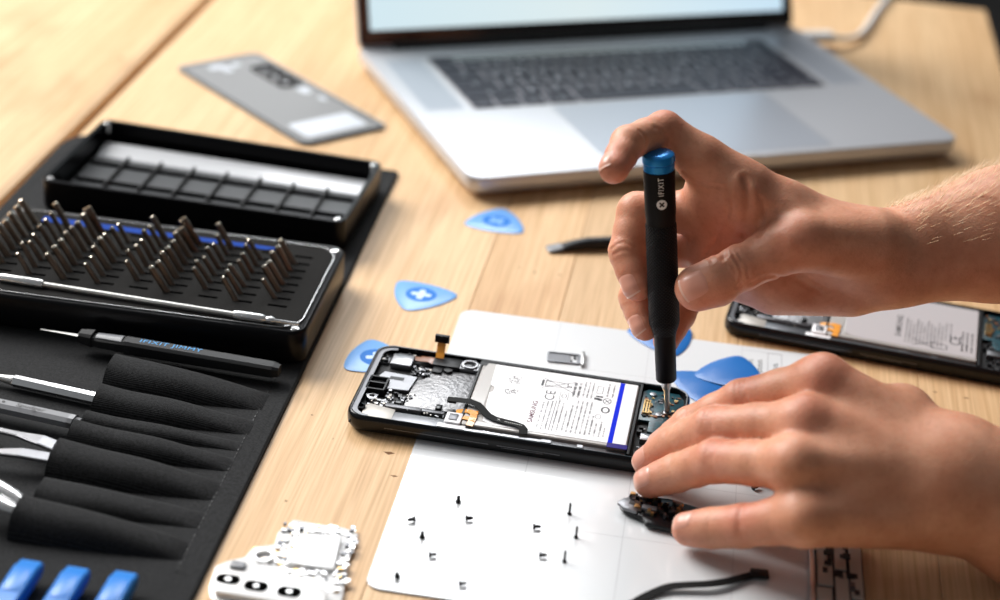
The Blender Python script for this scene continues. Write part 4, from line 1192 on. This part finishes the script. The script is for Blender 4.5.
# ------------------------------------------------------------------ hands
class SDF:
    """smooth union of tapered limbs, meshed with surface nets"""
    def __init__(s, lo, hi, h):
        s.lo = np.array(lo, float); s.h = h
        s.n = np.ceil((np.array(hi) - s.lo) / h).astype(int) + 1

    def blank(s): return np.full(tuple(s.n), 60., dtype=np.float32)

    def _sub(s, a, b, r):
        lo = np.minimum(a, b) - r - 16; hi = np.maximum(a, b) + r + 16
        i0 = np.clip(np.floor((lo - s.lo) / s.h).astype(int), 0, s.n); i1 = np.clip(np.ceil((hi - s.lo) / s.h).astype(int) + 1, 0, s.n)
        return i0, i1

    def cone(s, D, a, b, ra, rb, k=3., sq=None):
        a = np.array(a, float); b = np.array(b, float)
        i0, i1 = s._sub(a, b, max(ra, rb) * (sq[1] if sq is not None else 1))
        if (i1 <= i0).any(): return
        ax = [s.lo[d] + s.h * np.arange(i0[d], i1[d]) for d in range(3)]
        X, Y, Z = np.meshgrid(*ax, indexing='ij')
        P = np.stack([X, Y, Z], -1) - a
        ab = b - a; L2 = ab @ ab or 1e-9
        t = np.clip((P @ ab) / L2, 0, 1)
        Q = P - t[..., None] * ab
        if sq is not None:   # widen along one direction
            n = sq[0] / np.linalg.norm(sq[0]); q = Q @ n
            Q = Q - (q * (1 - 1 / sq[1]))[..., None] * n
        d = np.sqrt((Q ** 2).sum(-1)) - (ra + (rb - ra) * t)
        sl = tuple(slice(i0[d_], i1[d_]) for d_ in range(3))
        o = D[sl]
        hh = np.clip(.5 + .5 * (o - d) / k, 0, 1)
        D[sl] = (o * (1 - hh) + d * hh - k * hh * (1 - hh)).astype(np.float32)

    @staticmethod
    def join(A, B, k):
        hh = np.clip(.5 + .5 * (B - A) / k, 0, 1)
        return B * (1 - hh) + A * hh - k * hh * (1 - hh)

    def mesh(s, D):
        ins = D < 0
        n = D.shape
        idx = -np.ones((n[0] - 1, n[1] - 1, n[2] - 1), dtype=np.int64)
        acc = np.zeros((*idx.shape, 3)); cnt = np.zeros(idx.shape)
        corners = [(i, j, k) for i in (0, 1) for j in (0, 1) for k in (0, 1)]
        def sub(A, c): return A[c[0]:n[0] - 1 + c[0], c[1]:n[1] - 1 + c[1], c[2]:n[2] - 1 + c[2]]
        for c in corners:
            for ax in range(3):
                if c[ax] == 0:
                    e = list(c); e[ax] = 1
                    d0, d1 = sub(D, c), sub(D, e); cr = (d0 < 0) != (d1 < 0)
                    t = np.where(cr, d0 / np.where(cr, d0 - d1, 1), 0)
                    for q in range(3): acc[..., q] += np.where(cr, c[q] + (t if q == ax else 0), 0)
                    cnt += cr
        act = cnt > 0
        idx[act] = np.arange(act.sum())
        ijk = np.argwhere(act)
        V = s.lo + s.h * (ijk + acc[act] / cnt[act][:, None])
        Fs = []
        for ax in range(3):
            a1, a2 = [(1, 2), (2, 0), (0, 1)][ax]
            sl0 = [slice(1, n[q] - 1) for q in range(3)]; sl0[ax] = slice(0, n[ax] - 1)
            sl1 = list(sl0); sl1[ax] = slice(1, n[ax])
            A = ins[tuple(sl0)]; B = ins[tuple(sl1)]
            for val, flip in ((True, False), (False, True)):
                w = np.argwhere((A == val) & (B != val))
                w = w + np.array([sl0[q].start for q in range(3)])
                def cell(o1, o2):
                    c = w.copy(); c[:, a1] += o1; c[:, a2] += o2
                    return idx[c[:, 0], c[:, 1], c[:, 2]]
                q = np.stack([cell(-1, -1), cell(0, -1), cell(0, 0), cell(-1, 0)], -1)
                Fs.append(q[:, ::-1] if flip else q)
        F = np.concatenate(Fs)
        return V, F

    def sample(s, D, P):
        g = (np.asarray(P) - s.lo) / s.h
        g = np.clip(g, 0, np.array(D.shape) - 1.001); i = np.floor(g).astype(int); f = g - i
        r = 0
        for c in [(a, b, c) for a in (0, 1) for b in (0, 1) for c in (0, 1)]:
            w = np.prod([f[..., q] if c[q] else 1 - f[..., q] for q in range(3)], axis=0)
            r = r + w * D[i[..., 0] + c[0], i[..., 1] + c[1], i[..., 2] + c[2]]
        return r

    def grad(s, D, P, e=.8):
        P = np.asarray(P); g = np.stack([s.sample(D, P + e * v) - s.sample(D, P - e * v) for v in np.eye(3)], -1)
        return g / (np.linalg.norm(g, axis=-1, keepdims=True) + 1e-9)


def finger(S, pts, rads, k=2.2):
    """own field for one finger with slight swellings at the joints"""
    D = S.blank()
    for i in range(len(pts) - 1):
        a, b = np.array(pts[i]), np.array(pts[i + 1]); ra, rb = rads[i], rads[i + 1]
        mid = (a + b) / 2; rm = (ra + rb) / 2 * .965
        S.cone(D, a, mid, ra, rm, k); S.cone(D, mid, b, rm, rb, k)
    return D


def smooth_verts(V, F, it=2, lam=.5):
    n = len(V)
    e = np.concatenate([F[:, [0, 1]], F[:, [1, 2]], F[:, [2, 3]], F[:, [3, 0]]]); e = np.concatenate([e, e[:, ::-1]])
    deg = np.bincount(e[:, 0], minlength=n).astype(float)
    for k in range(it * 2):
        l = lam if k % 2 == 0 else -lam * 1.03
        A = np.stack([np.bincount(e[:, 0], weights=V[e[:, 1], q], minlength=n) for q in range(3)], -1) / np.maximum(deg, 1)[:, None]
        V = V + l * (A - V)
    return V


def nail_patch(S, D, c, along, out, length, width):
    """curved nail laid on the fingertip surface"""
    c, along, out = (np.array(q, float) for q in (c, along, out))
    along = along / np.linalg.norm(along); out = out - along * (out @ along); out /= np.linalg.norm(out)
    side = np.cross(out, along); nu, nv = 16, 12
    P = []
    for i in range(nu + 1):
        for j in range(nv + 1):
            a = (i / nu - .5) * 2; b = (j / nv - .5) * 2
            # superellipse shape
            A = a * math.sqrt(max(0, 1 - .30 * b * b)); B = b * math.sqrt(max(0, 1 - .22 * a * a))
            P.append(c + along * A * length / 2 + side * B * width / 2 + out * 8)
    P = np.array(P)
    for _ in range(26):
        d = S.sample(D, P); P = P - out * np.clip(d, -3, 3)[:, None] * .7
    N = S.grad(D, P)
    lift = np.array([.42 * (1 - max(abs((i / nu - .5) * 2), abs((j / nv - .5) * 2)) ** 6) if i < nu else .5 for i in range(nu + 1) for j in range(nv + 1)])
    P = P + N * (lift[:, None] - .05)
    F = [(i * (nv + 1) + j, (i + 1) * (nv + 1) + j, (i + 1) * (nv + 1) + j + 1, i * (nv + 1) + j + 1) for i in range(nu) for j in range(nv)]
    if np.dot(np.cross(P[F[0][1]] - P[F[0][0]], P[F[0][3]] - P[F[0][0]]), N[0]) < 0: F = [f[::-1] for f in F]
    return P, F


def vnormals(V, F):
    n = np.cross(V[F[:, 2]] - V[F[:, 0]], V[F[:, 3]] - V[F[:, 1]]); N = np.zeros_like(V)
    for q in range(4): 
        for d in range(3): N[:, d] += np.bincount(F[:, q], weights=n[:, d], minlength=len(V))
    return N / (np.linalg.norm(N, axis=1, keepdims=True) + 1e-9)


def crease(V, N, c, axis, R, depth=.5, w=.8):
    c = np.array(c, float); axis = np.array(axis, float) / np.linalg.norm(axis)
    P = V - c; r = np.linalg.norm(P, axis=1); t = P @ axis
    t = t + .12 * np.sin(P.sum(1) * .8)
    m = np.exp(-(t / w) ** 2) * np.clip((R - r) / (R * .35), 0, 1)
    return V - N * (depth * m)[:, None]


def ridge(V, N, a, b, h, w):
    a, b = np.array(a, float), np.array(b, float); ab = b - a
    t = np.clip(((V - a) @ ab) / (ab @ ab), 0, 1); r = np.linalg.norm(V - a - t[:, None] * ab, axis=1)
    return V + N * (h * np.exp(-(r / w) ** 2) * np.sin(np.clip(t, .02, .98) * PI) ** .5)[:, None]


def surf(S, D, px, py, d0=740, d1=920):
    dd = np.arange(d0, d1, .5); P = np.array([at(px, py, d) for d in dd]); v = S.sample(D, P)
    inside = ((P > S.lo + 1) & (P < S.lo + S.h * (np.array(D.shape) - 2))).all(1) & (v < 0)
    return P[np.argmax(inside)] if inside.any() else None


def groove(S, D, V, N, pix, h=-.5, w=.8, sm=4):
    pts = [surf(S, D, *p) for p in pix]; pts = [p for p in pts if p is not None]
    if len(pts) < 2: return V
    P = [np.array(q) for q in smooth_path(pts, sm)]
    R = np.full(len(V), 1e9)
    near = np.linalg.norm(V - np.mean(P, 0), axis=1) < 60
    Vn = V[near]; Rn = np.full(len(Vn), 1e9)
    for a, b in zip(P[:-1], P[1:]):
        ab = b - a; t = np.clip(((Vn - a) @ ab) / (ab @ ab + 1e-9), 0, 1)
        Rn = np.minimum(Rn, np.linalg.norm(Vn - a - t[:, None] * ab, axis=1))
    R[near] = Rn
    return V + N * (h * np.exp(-(R / w) ** 2) - h * .35 * np.exp(-((R - 2.2 * w) / w) ** 2))[:, None]


body_V, body_F, body_red, nails = [], [], [], []
def emit(V, F, red):
    o = sum(len(v) for v in body_V)
    body_V.append(V); body_F.append(F + o); body_red.append(red)

# ---- upper (right) hand -------------------------------------------------
A = at
idx = [A(742, 190, 848), A(664, 130, 842), A(628, 143, 822), A(614, 169, 808)]
thb = [A(868, 246, 850), A(800, 241, 838), A(741, 268, 840), A(698, 288, 843)]
mid_ = [A(722, 212, 866), A(637, 212, 872), A(627, 252, 868), A(637, 286, 863)]
rin = [A(724, 240, 880), A(645, 255, 888), A(636, 298, 880), A(645, 326, 874)]
pky = [A(752, 280, 888), A(694, 285, 900), A(680, 315, 892), A(666, 341, 884)]
wr = A(892, 259, 866); f1 = A(1000, 236, 874); f2 = A(1160, 214, 890)
allp = np.array(idx + thb + mid_ + rin + pky + [wr, f1, f2])
S = SDF(allp.min(0) - 26, np.minimum(allp.max(0) + 42, [400, 2000, 400]), 1.0)
palm = S.blank()
sidedir = (idx[0] - pky[0])
S.cone(palm, idx[0], wr + np.array([0, 0, 0]), 12.3, 15, 8)
S.cone(palm, mid_[0], wr, 11.5, 19, 8)
S.cone(palm, rin[0], wr + np.array([0, 4, -3]), 11, 18, 8)
S.cone(palm, pky[0], A(850, 280, 878), 11, 14, 8)
S.cone(palm, A(775, 292, 882), A(850, 283, 874), 10.5, 15, 9)
S.cone(palm, thb[1], thb[0], 13.0, 17, 9)
S.cone(palm, A(745, 228, 868), A(850, 250, 862), 13, 17, 8)
S.cone(palm, A(700, 160, 845), A(742, 190, 848), 9.5, 12.5, 6)
S.cone(palm, A(712, 192, 858), A(714, 252, 874), 11, 11.5, 6)
S.cone(palm, A(712, 192, 858), A(780, 215, 852), 11, 14, 8)
S.cone(palm, A(714, 252, 874), A(780, 275, 874), 11, 14, 8)
S.cone(palm, wr, f1, 21.5, 30, 10)
S.cone(palm, A(930, 232, 862), f1 + np.array([0, 0, 4]), 14, 26, 10)
S.cone(palm, f1, f2, 30, 37, 10)
fields = []
Fi = finger(S, idx, [12.6, 8.9, 7.9, 6.8]); fields.append(Fi)
Ft = finger(S, thb[1:], [12.2, 10.7, 9.6]); S.cone(Ft, A(716, 283, 841), thb[3], 11.4, 10.6, 3); fields.append(Ft)
fields.append(finger(S, mid_, [10.5, 9.6, 8.8, 7.4]))
fields.append(finger(S, rin, [10, 9.0, 8.3, 7.2]))
fields.append(finger(S, pky, [9.5, 8, 7.4, 6.4]))
hand = None
for q in fields:
    j = SDF.join(palm, q, 7.0)
    hand = j if hand is None else SDF.join(hand, j, .8)
V, F = S.mesh(hand); V = smooth_verts(V, F, 3)
N = vnormals(V, F)
V = crease(V, N, idx[1] + (idx[2] - idx[1]) * .05 + np.array([0, 0, -6]), idx[2] - idx[0], 9, .8, .9)
V = crease(V, N, idx[2] + np.array([0, -2, -6]), idx[3] - idx[1], 8, .7, .8)
td = thb[3] - thb[2]
for q, dd, R_ in ((0, .55, 12), (-.10, .4, 11), (.10, .4, 11), (.2, .25, 10)):
    V = crease(V, N, thb[2] + td * q + np.array([-2, -9, 4]), td, R_, dd, .6)
for q in (mid_, rin):
    for w_ in (0, .08, -.08): V = crease(V, N, q[2] + (q[3] - q[2]) * w_ + np.array([-7, -3, 0]), q[3] - q[1], 9, .3, .6)
V = crease(V, N, A(683, 170, 836), A(700, 150, 836) - A(683, 190, 836), 9, .5, 1.0)
for pix, h_, w_ in (([(744, 178), (748, 205), (741, 235), (724, 258)], -.9, 1.3), ([(728, 188), (728, 212), (716, 240), (704, 255)], -.6, 1.1), ([(757, 195), (766, 215), (760, 235)], -.5, 1.1),
                    ([(684, 172), (703, 184), (722, 188)], -.5, .9), ([(733, 257), (740, 267), (741, 280), (736, 287)], -.6, .7), ([(728, 261), (734, 269), (735, 279)], -.5, .6), ([(739, 254), (748, 266), (748, 278)], -.35, .7),
                    ([(640, 131), (646, 140), (645, 148)], -.6, .9), ([(655, 128), (668, 140), (672, 152)], -.4, 1.0), ([(612, 248), (622, 243), (634, 247)], -.4, .7), ([(614, 254), (624, 250), (636, 253)], -.35, .6),
                    ([(752, 283), (775, 276), (800, 281), (820, 292)], -.6, 1.2), ([(690, 240), (712, 262)], -.4, .9)):
    V = groove(S, hand, V, N, pix, h_, w_)
for pix, h_, w_ in (([(736, 182), (738, 210), (730, 238)], .8, 2.6), ([(752, 190), (756, 215), (750, 238)], .7, 2.6), ([(770, 230), (785, 236), (790, 242)], .7, 4.0)):
    V = groove(S, hand, V, N, pix, h_, w_)
V = ridge(V, N, A(860, 225, 850), A(935, 222, 850), 1.0, 5)
V = ridge(V, N, A(745, 190, 835), A(850, 232, 845), 1.2, 4)
V = ridge(V, N, A(800, 225, 828), A(890, 250, 842), 1.2, 5)
red = np.zeros(len(V))
for c_, R_, w_ in ((idx[3], 11, .7), (idx[1] + [0, 0, 8], 10, .4), (mid_[3], 11, .7), (rin[3], 10, .7), (pky[3], 10, .7), (thb[3], 13, .6), (mid_[2], 10, .3), (thb[2], 12, .3), (A(790, 235, 825), 14, .3), (A(725, 230, 850), 30, .35)):
    red = np.maximum(red, w_ * np.exp(-(np.linalg.norm(V - c_, axis=1) / R_) ** 2))
emit(V, F, red)
SR, DR = S, hand
tocam = lambda p: (np.array([0, 0, CAM_H]) - p) / np.linalg.norm(np.array([0, 0, CAM_H]) - p)
nails.append(nail_patch(SR, DR, thb[3] + td / np.linalg.norm(td) * 1.0, td, tocam(thb[3]) * .75 - RGT * .12 + np.array([0, 0, .15]), 13, 12.5))
ad = idx[3] - idx[2]
nails.append(nail_patch(SR, DR, idx[3], ad, -RGT * .9 + tocam(idx[3]) * .55 + np.array([0, 0, .25]), 10, 9))
md = mid_[3] - mid_[2]
nails.append(nail_patch(SR, DR, mid_[3], md, -RGT * .9 + tocam(mid_[3]) * .85, 10.5, 10.5))
rd_ = rin[3] - rin[2]
nails.append(nail_patch(SR, DR, rin[3], rd_, -RGT * .9 + tocam(rin[3]) * .8, 9.5, 9.5))

# arm hair along the upper forearm
hb = MB(); hr = np.random.RandomState(3)
cnt_h = 0
while cnt_h < 650:
    t = hr.uniform(0.05, 1.25); base = wr + (f1 - wr) * t
    ang_ = hr.normal(.25, .5)
    axd = (f1 - wr) / np.linalg.norm(f1 - wr)
    upd = UPV - axd * (UPV @ axd); upd /= np.linalg.norm(upd); sd_ = np.cross(axd, upd)
    dirn = upd * math.cos(ang_) + sd_ * math.sin(ang_) * (1 if sd_ @ FWD < 0 else -1)
    p = base + dirn * 48
    for _ in range(30):
        d = float(SR.sample(DR, p[None])[0]); p = p - dirn * max(min(d, 5), -3) * .8
    if abs(float(SR.sample(DR, p[None])[0])) > .6: cnt_h += 1; continue
    ln = hr.uniform(4, 8); dr = axd * hr.uniform(-.9, -.3) * -1 + dirn * hr.uniform(.25, .6) + sd_ * hr.uniform(-.25, .25); dr /= np.linalg.norm(dr)
    hb.tube([tuple(p), tuple(p + dr * ln * .5 + dirn * .5), tuple(p + dr * ln + dirn * .2)], [.10, .08, .02], 3, cap=False)
    cnt_h += 1

# ---- lower (left) hand --------------------------------------------------
idx = [A(822, 382, 792), A(742, 400, 812), A(690, 425, 828), A(662, 446, 834)]
mid_ = [A(805, 424, 776), A(712, 428, 806), A(672, 446, 826), A(648, 462, 834)]
rin = [A(795, 465, 762), A(715, 461, 792), A(676, 473, 811), A(650, 482, 818)]
pky = [A(805, 518, 756), A(742, 526, 774), A(712, 528, 783), A(689, 529, 789)]
wr = A(945, 485, 778); f1 = A(1040, 520, 782); f2 = A(1180, 570, 792)
thumb = [A(900, 420, 800), A(850, 420, 835), A(800, 445, 850), A(755, 465, 850)]
allp = np.array(idx + mid_ + rin + pky + [wr, f1, f2] + thumb)
S = SDF(allp.min(0) - 24, np.minimum(allp.max(0) + 42, [420, 2000, 400]), 1.0)
palm = S.blank()
S.cone(palm, idx[0], A(930, 460, 786), 11.5, 20, 8)
S.cone(palm, mid_[0], wr, 11.8, 21, 8)
S.cone(palm, rin[0], wr, 11.5, 21, 8)
S.cone(palm, pky[0], A(930, 510, 774), 11.5, 17, 8)
S.cone(palm, A(830, 480, 778), A(900, 480, 780), 16, 18, 8)
S.cone(palm, thumb[1], thumb[0], 12, 16, 8)
S.cone(palm, wr, f1, 25, 28.5, 10)
S.cone(palm, A(960, 468, 784), f1, 22, 28, 10)
S.cone(palm, f1, f2, 28.5, 36, 10)
fields = [finger(S, idx, [11, 9.3, 8.4, 7.0]), finger(S, mid_, [11.2, 9.6, 8.5, 7.2]), finger(S, rin, [10.8, 9.6, 8.6, 7.4]), finger(S, pky, [10.8, 9.4, 8.7, 7.6]), finger(S, thumb[1:], [12, 10, 8.5])]
hand = None
for q in fields:
    j = SDF.join(palm, q, 7.0)
    hand = j if hand is None else SDF.join(hand, j, .8)
V, F = S.mesh(hand); V = smooth_verts(V, F, 3)
N = vnormals(V, F)
up = np.array([0, -.5, .85])
for fg in (idx, mid_, rin, pky):
    V = ridge(V, N, fg[0] + up * 10, wr + up * 16, .5, 5)
    for w_ in (0, .07, -.07): V = crease(V, N, fg[1] + (fg[2] - fg[1]) * w_ + up * 7, fg[2] - fg[0], 9, .3, .7)
    V = crease(V, N, fg[2] + up * 6, fg[3] - fg[1], 7, .25, .6)
for c_, R_, h_ in ((idx[0] + up * 9, 11, .5), (mid_[0] + up * 9, 10, .3), (rin[0] + up * 9, 9, .3)):
    V = V + N * (h_ * np.exp(-(np.linalg.norm(V - c_, axis=1) / R_) ** 2))[:, None]
red = np.zeros(len(V))
for c_, R_, w_ in ((idx[3], 10, .6), (mid_[3], 10, .7), (rin[3], 10, .7), (pky[3], 10, .7), (idx[0] + up * 9, 12, .5), (mid_[0] + up * 9, 12, .4), (mid_[1] + up * 7, 10, .45), (rin[1] + up * 7, 11, .5), (pky[1] + up * 7, 11, .6), (idx[1] + up * 7, 10, .4)):
    red = np.maximum(red, w_ * np.exp(-(np.linalg.norm(V - c_, axis=1) / R_) ** 2))
emit(V, F, red)
for fg, outd in ((mid_, -RGT * .7 + tocam(mid_[3]) * .6 + UPV * .5), (rin, -RGT * .8 + tocam(rin[3]) * .6 + UPV * .3), (pky, -RGT * .5 + tocam(pky[3]) * .6 + UPV * .7), (idx, UPV * 1.0 - RGT * .4)):
    nails.append(nail_patch(S, hand, fg[3], fg[3] - fg[2], outd, 9.5, 9.5))

VV = np.concatenate(body_V); FF = np.concatenate(body_F); RR = np.concatenate(body_red)
me = bpy.data.meshes.new('person')
me.vertices.add(len(VV)); me.vertices.foreach_set('co', (VV * MM).astype(np.float32).ravel())
me.loops.add(len(FF) * 4); me.loops.foreach_set('vertex_index', FF.astype(np.int32).ravel())
me.polygons.add(len(FF)); me.polygons.foreach_set('loop_start', np.arange(0, len(FF) * 4, 4, dtype=np.int32))
me.polygons.foreach_set('use_smooth', [True] * len(FF))
me.update(calc_edges=True); me.validate()
ca = me.attributes.new('flush', 'FLOAT', 'POINT'); ca.data.foreach_set('value', RR.astype(np.float32))
me.materials.append(M['skin'])
person = bpy.data.objects.new('person', me); C.objects.link(person)
tag(person, 'person seen as two bare hands, upper gripping a black screwdriver, lower steadying the phone', 'person')
for P_, F_ in nails:
    m = MB().add([tuple(q) for q in P_], F_); m.m = [1 if k_ // 12 >= 15 else 0 for k_ in range(len(F_))]; m.build('fingernail', [M['nail'], M['nail_edge']], person, smooth=180)
if hb.v:
    ho = hb.build('arm_hair', M['hair'], person, smooth=180); ho['kind'] = 'stuff'; ho['label'] = 'fine golden forearm hair'

# ------------------------------------------------------------------ light
def area(name, loc, target, sx, sy, power, col):
    l = bpy.data.lights.new(name, 'AREA'); l.shape = 'RECTANGLE'; l.size = sx; l.size_y = sy; l.energy = power; l.color = col
    o = bpy.data.objects.new(name, l); C.objects.link(o); o.location = loc
    o.rotation_euler = (Vector(target) - Vector(loc)).to_track_quat('-Z', 'Y').to_euler(); return o
area('window_light', (-1.75, 2.1, 1.6), (-.45, .95, 0), 1.8, 1.4, 66, (1.0, .985, .96)).data.spread = math.radians(125)
area('far_window_light', (-.22, 3.0, 2.0), (-.05, .75, 0), .78, 1.2, 34, (.96, .98, 1.0))
w = bpy.data.worlds.new('room'); bpy.context.scene.world = w; w.use_nodes = True
wn = w.node_tree; bg = wn.nodes['Background']
tc = wn.nodes.new('ShaderNodeTexCoord'); sx_ = wn.nodes.new('ShaderNodeSeparateXYZ'); wn.links.new(tc.outputs['Generated'], sx_.inputs[0])
mr = wn.nodes.new('ShaderNodeMapRange'); mr.inputs['From Min'].default_value = -1; mr.inputs['From Max'].default_value = 1
wn.links.new(sx_.outputs['X'], mr.inputs['Value'])
cr = wn.nodes.new('ShaderNodeValToRGB')
cr.color_ramp.elements[0].color = (.62, .66, .70, 1); cr.color_ramp.elements[1].color = (.155, .135, .12, 1)
wn.links.new(mr.outputs[0], cr.inputs['Fac']); wn.links.new(cr.outputs['Color'], bg.inputs['Color'])
bg.inputs['Strength'].default_value = .36
vs = bpy.context.scene.view_settings
vs.view_transform = 'Standard'; vs.look = 'None'; vs.exposure = 0; vs.gamma = 1
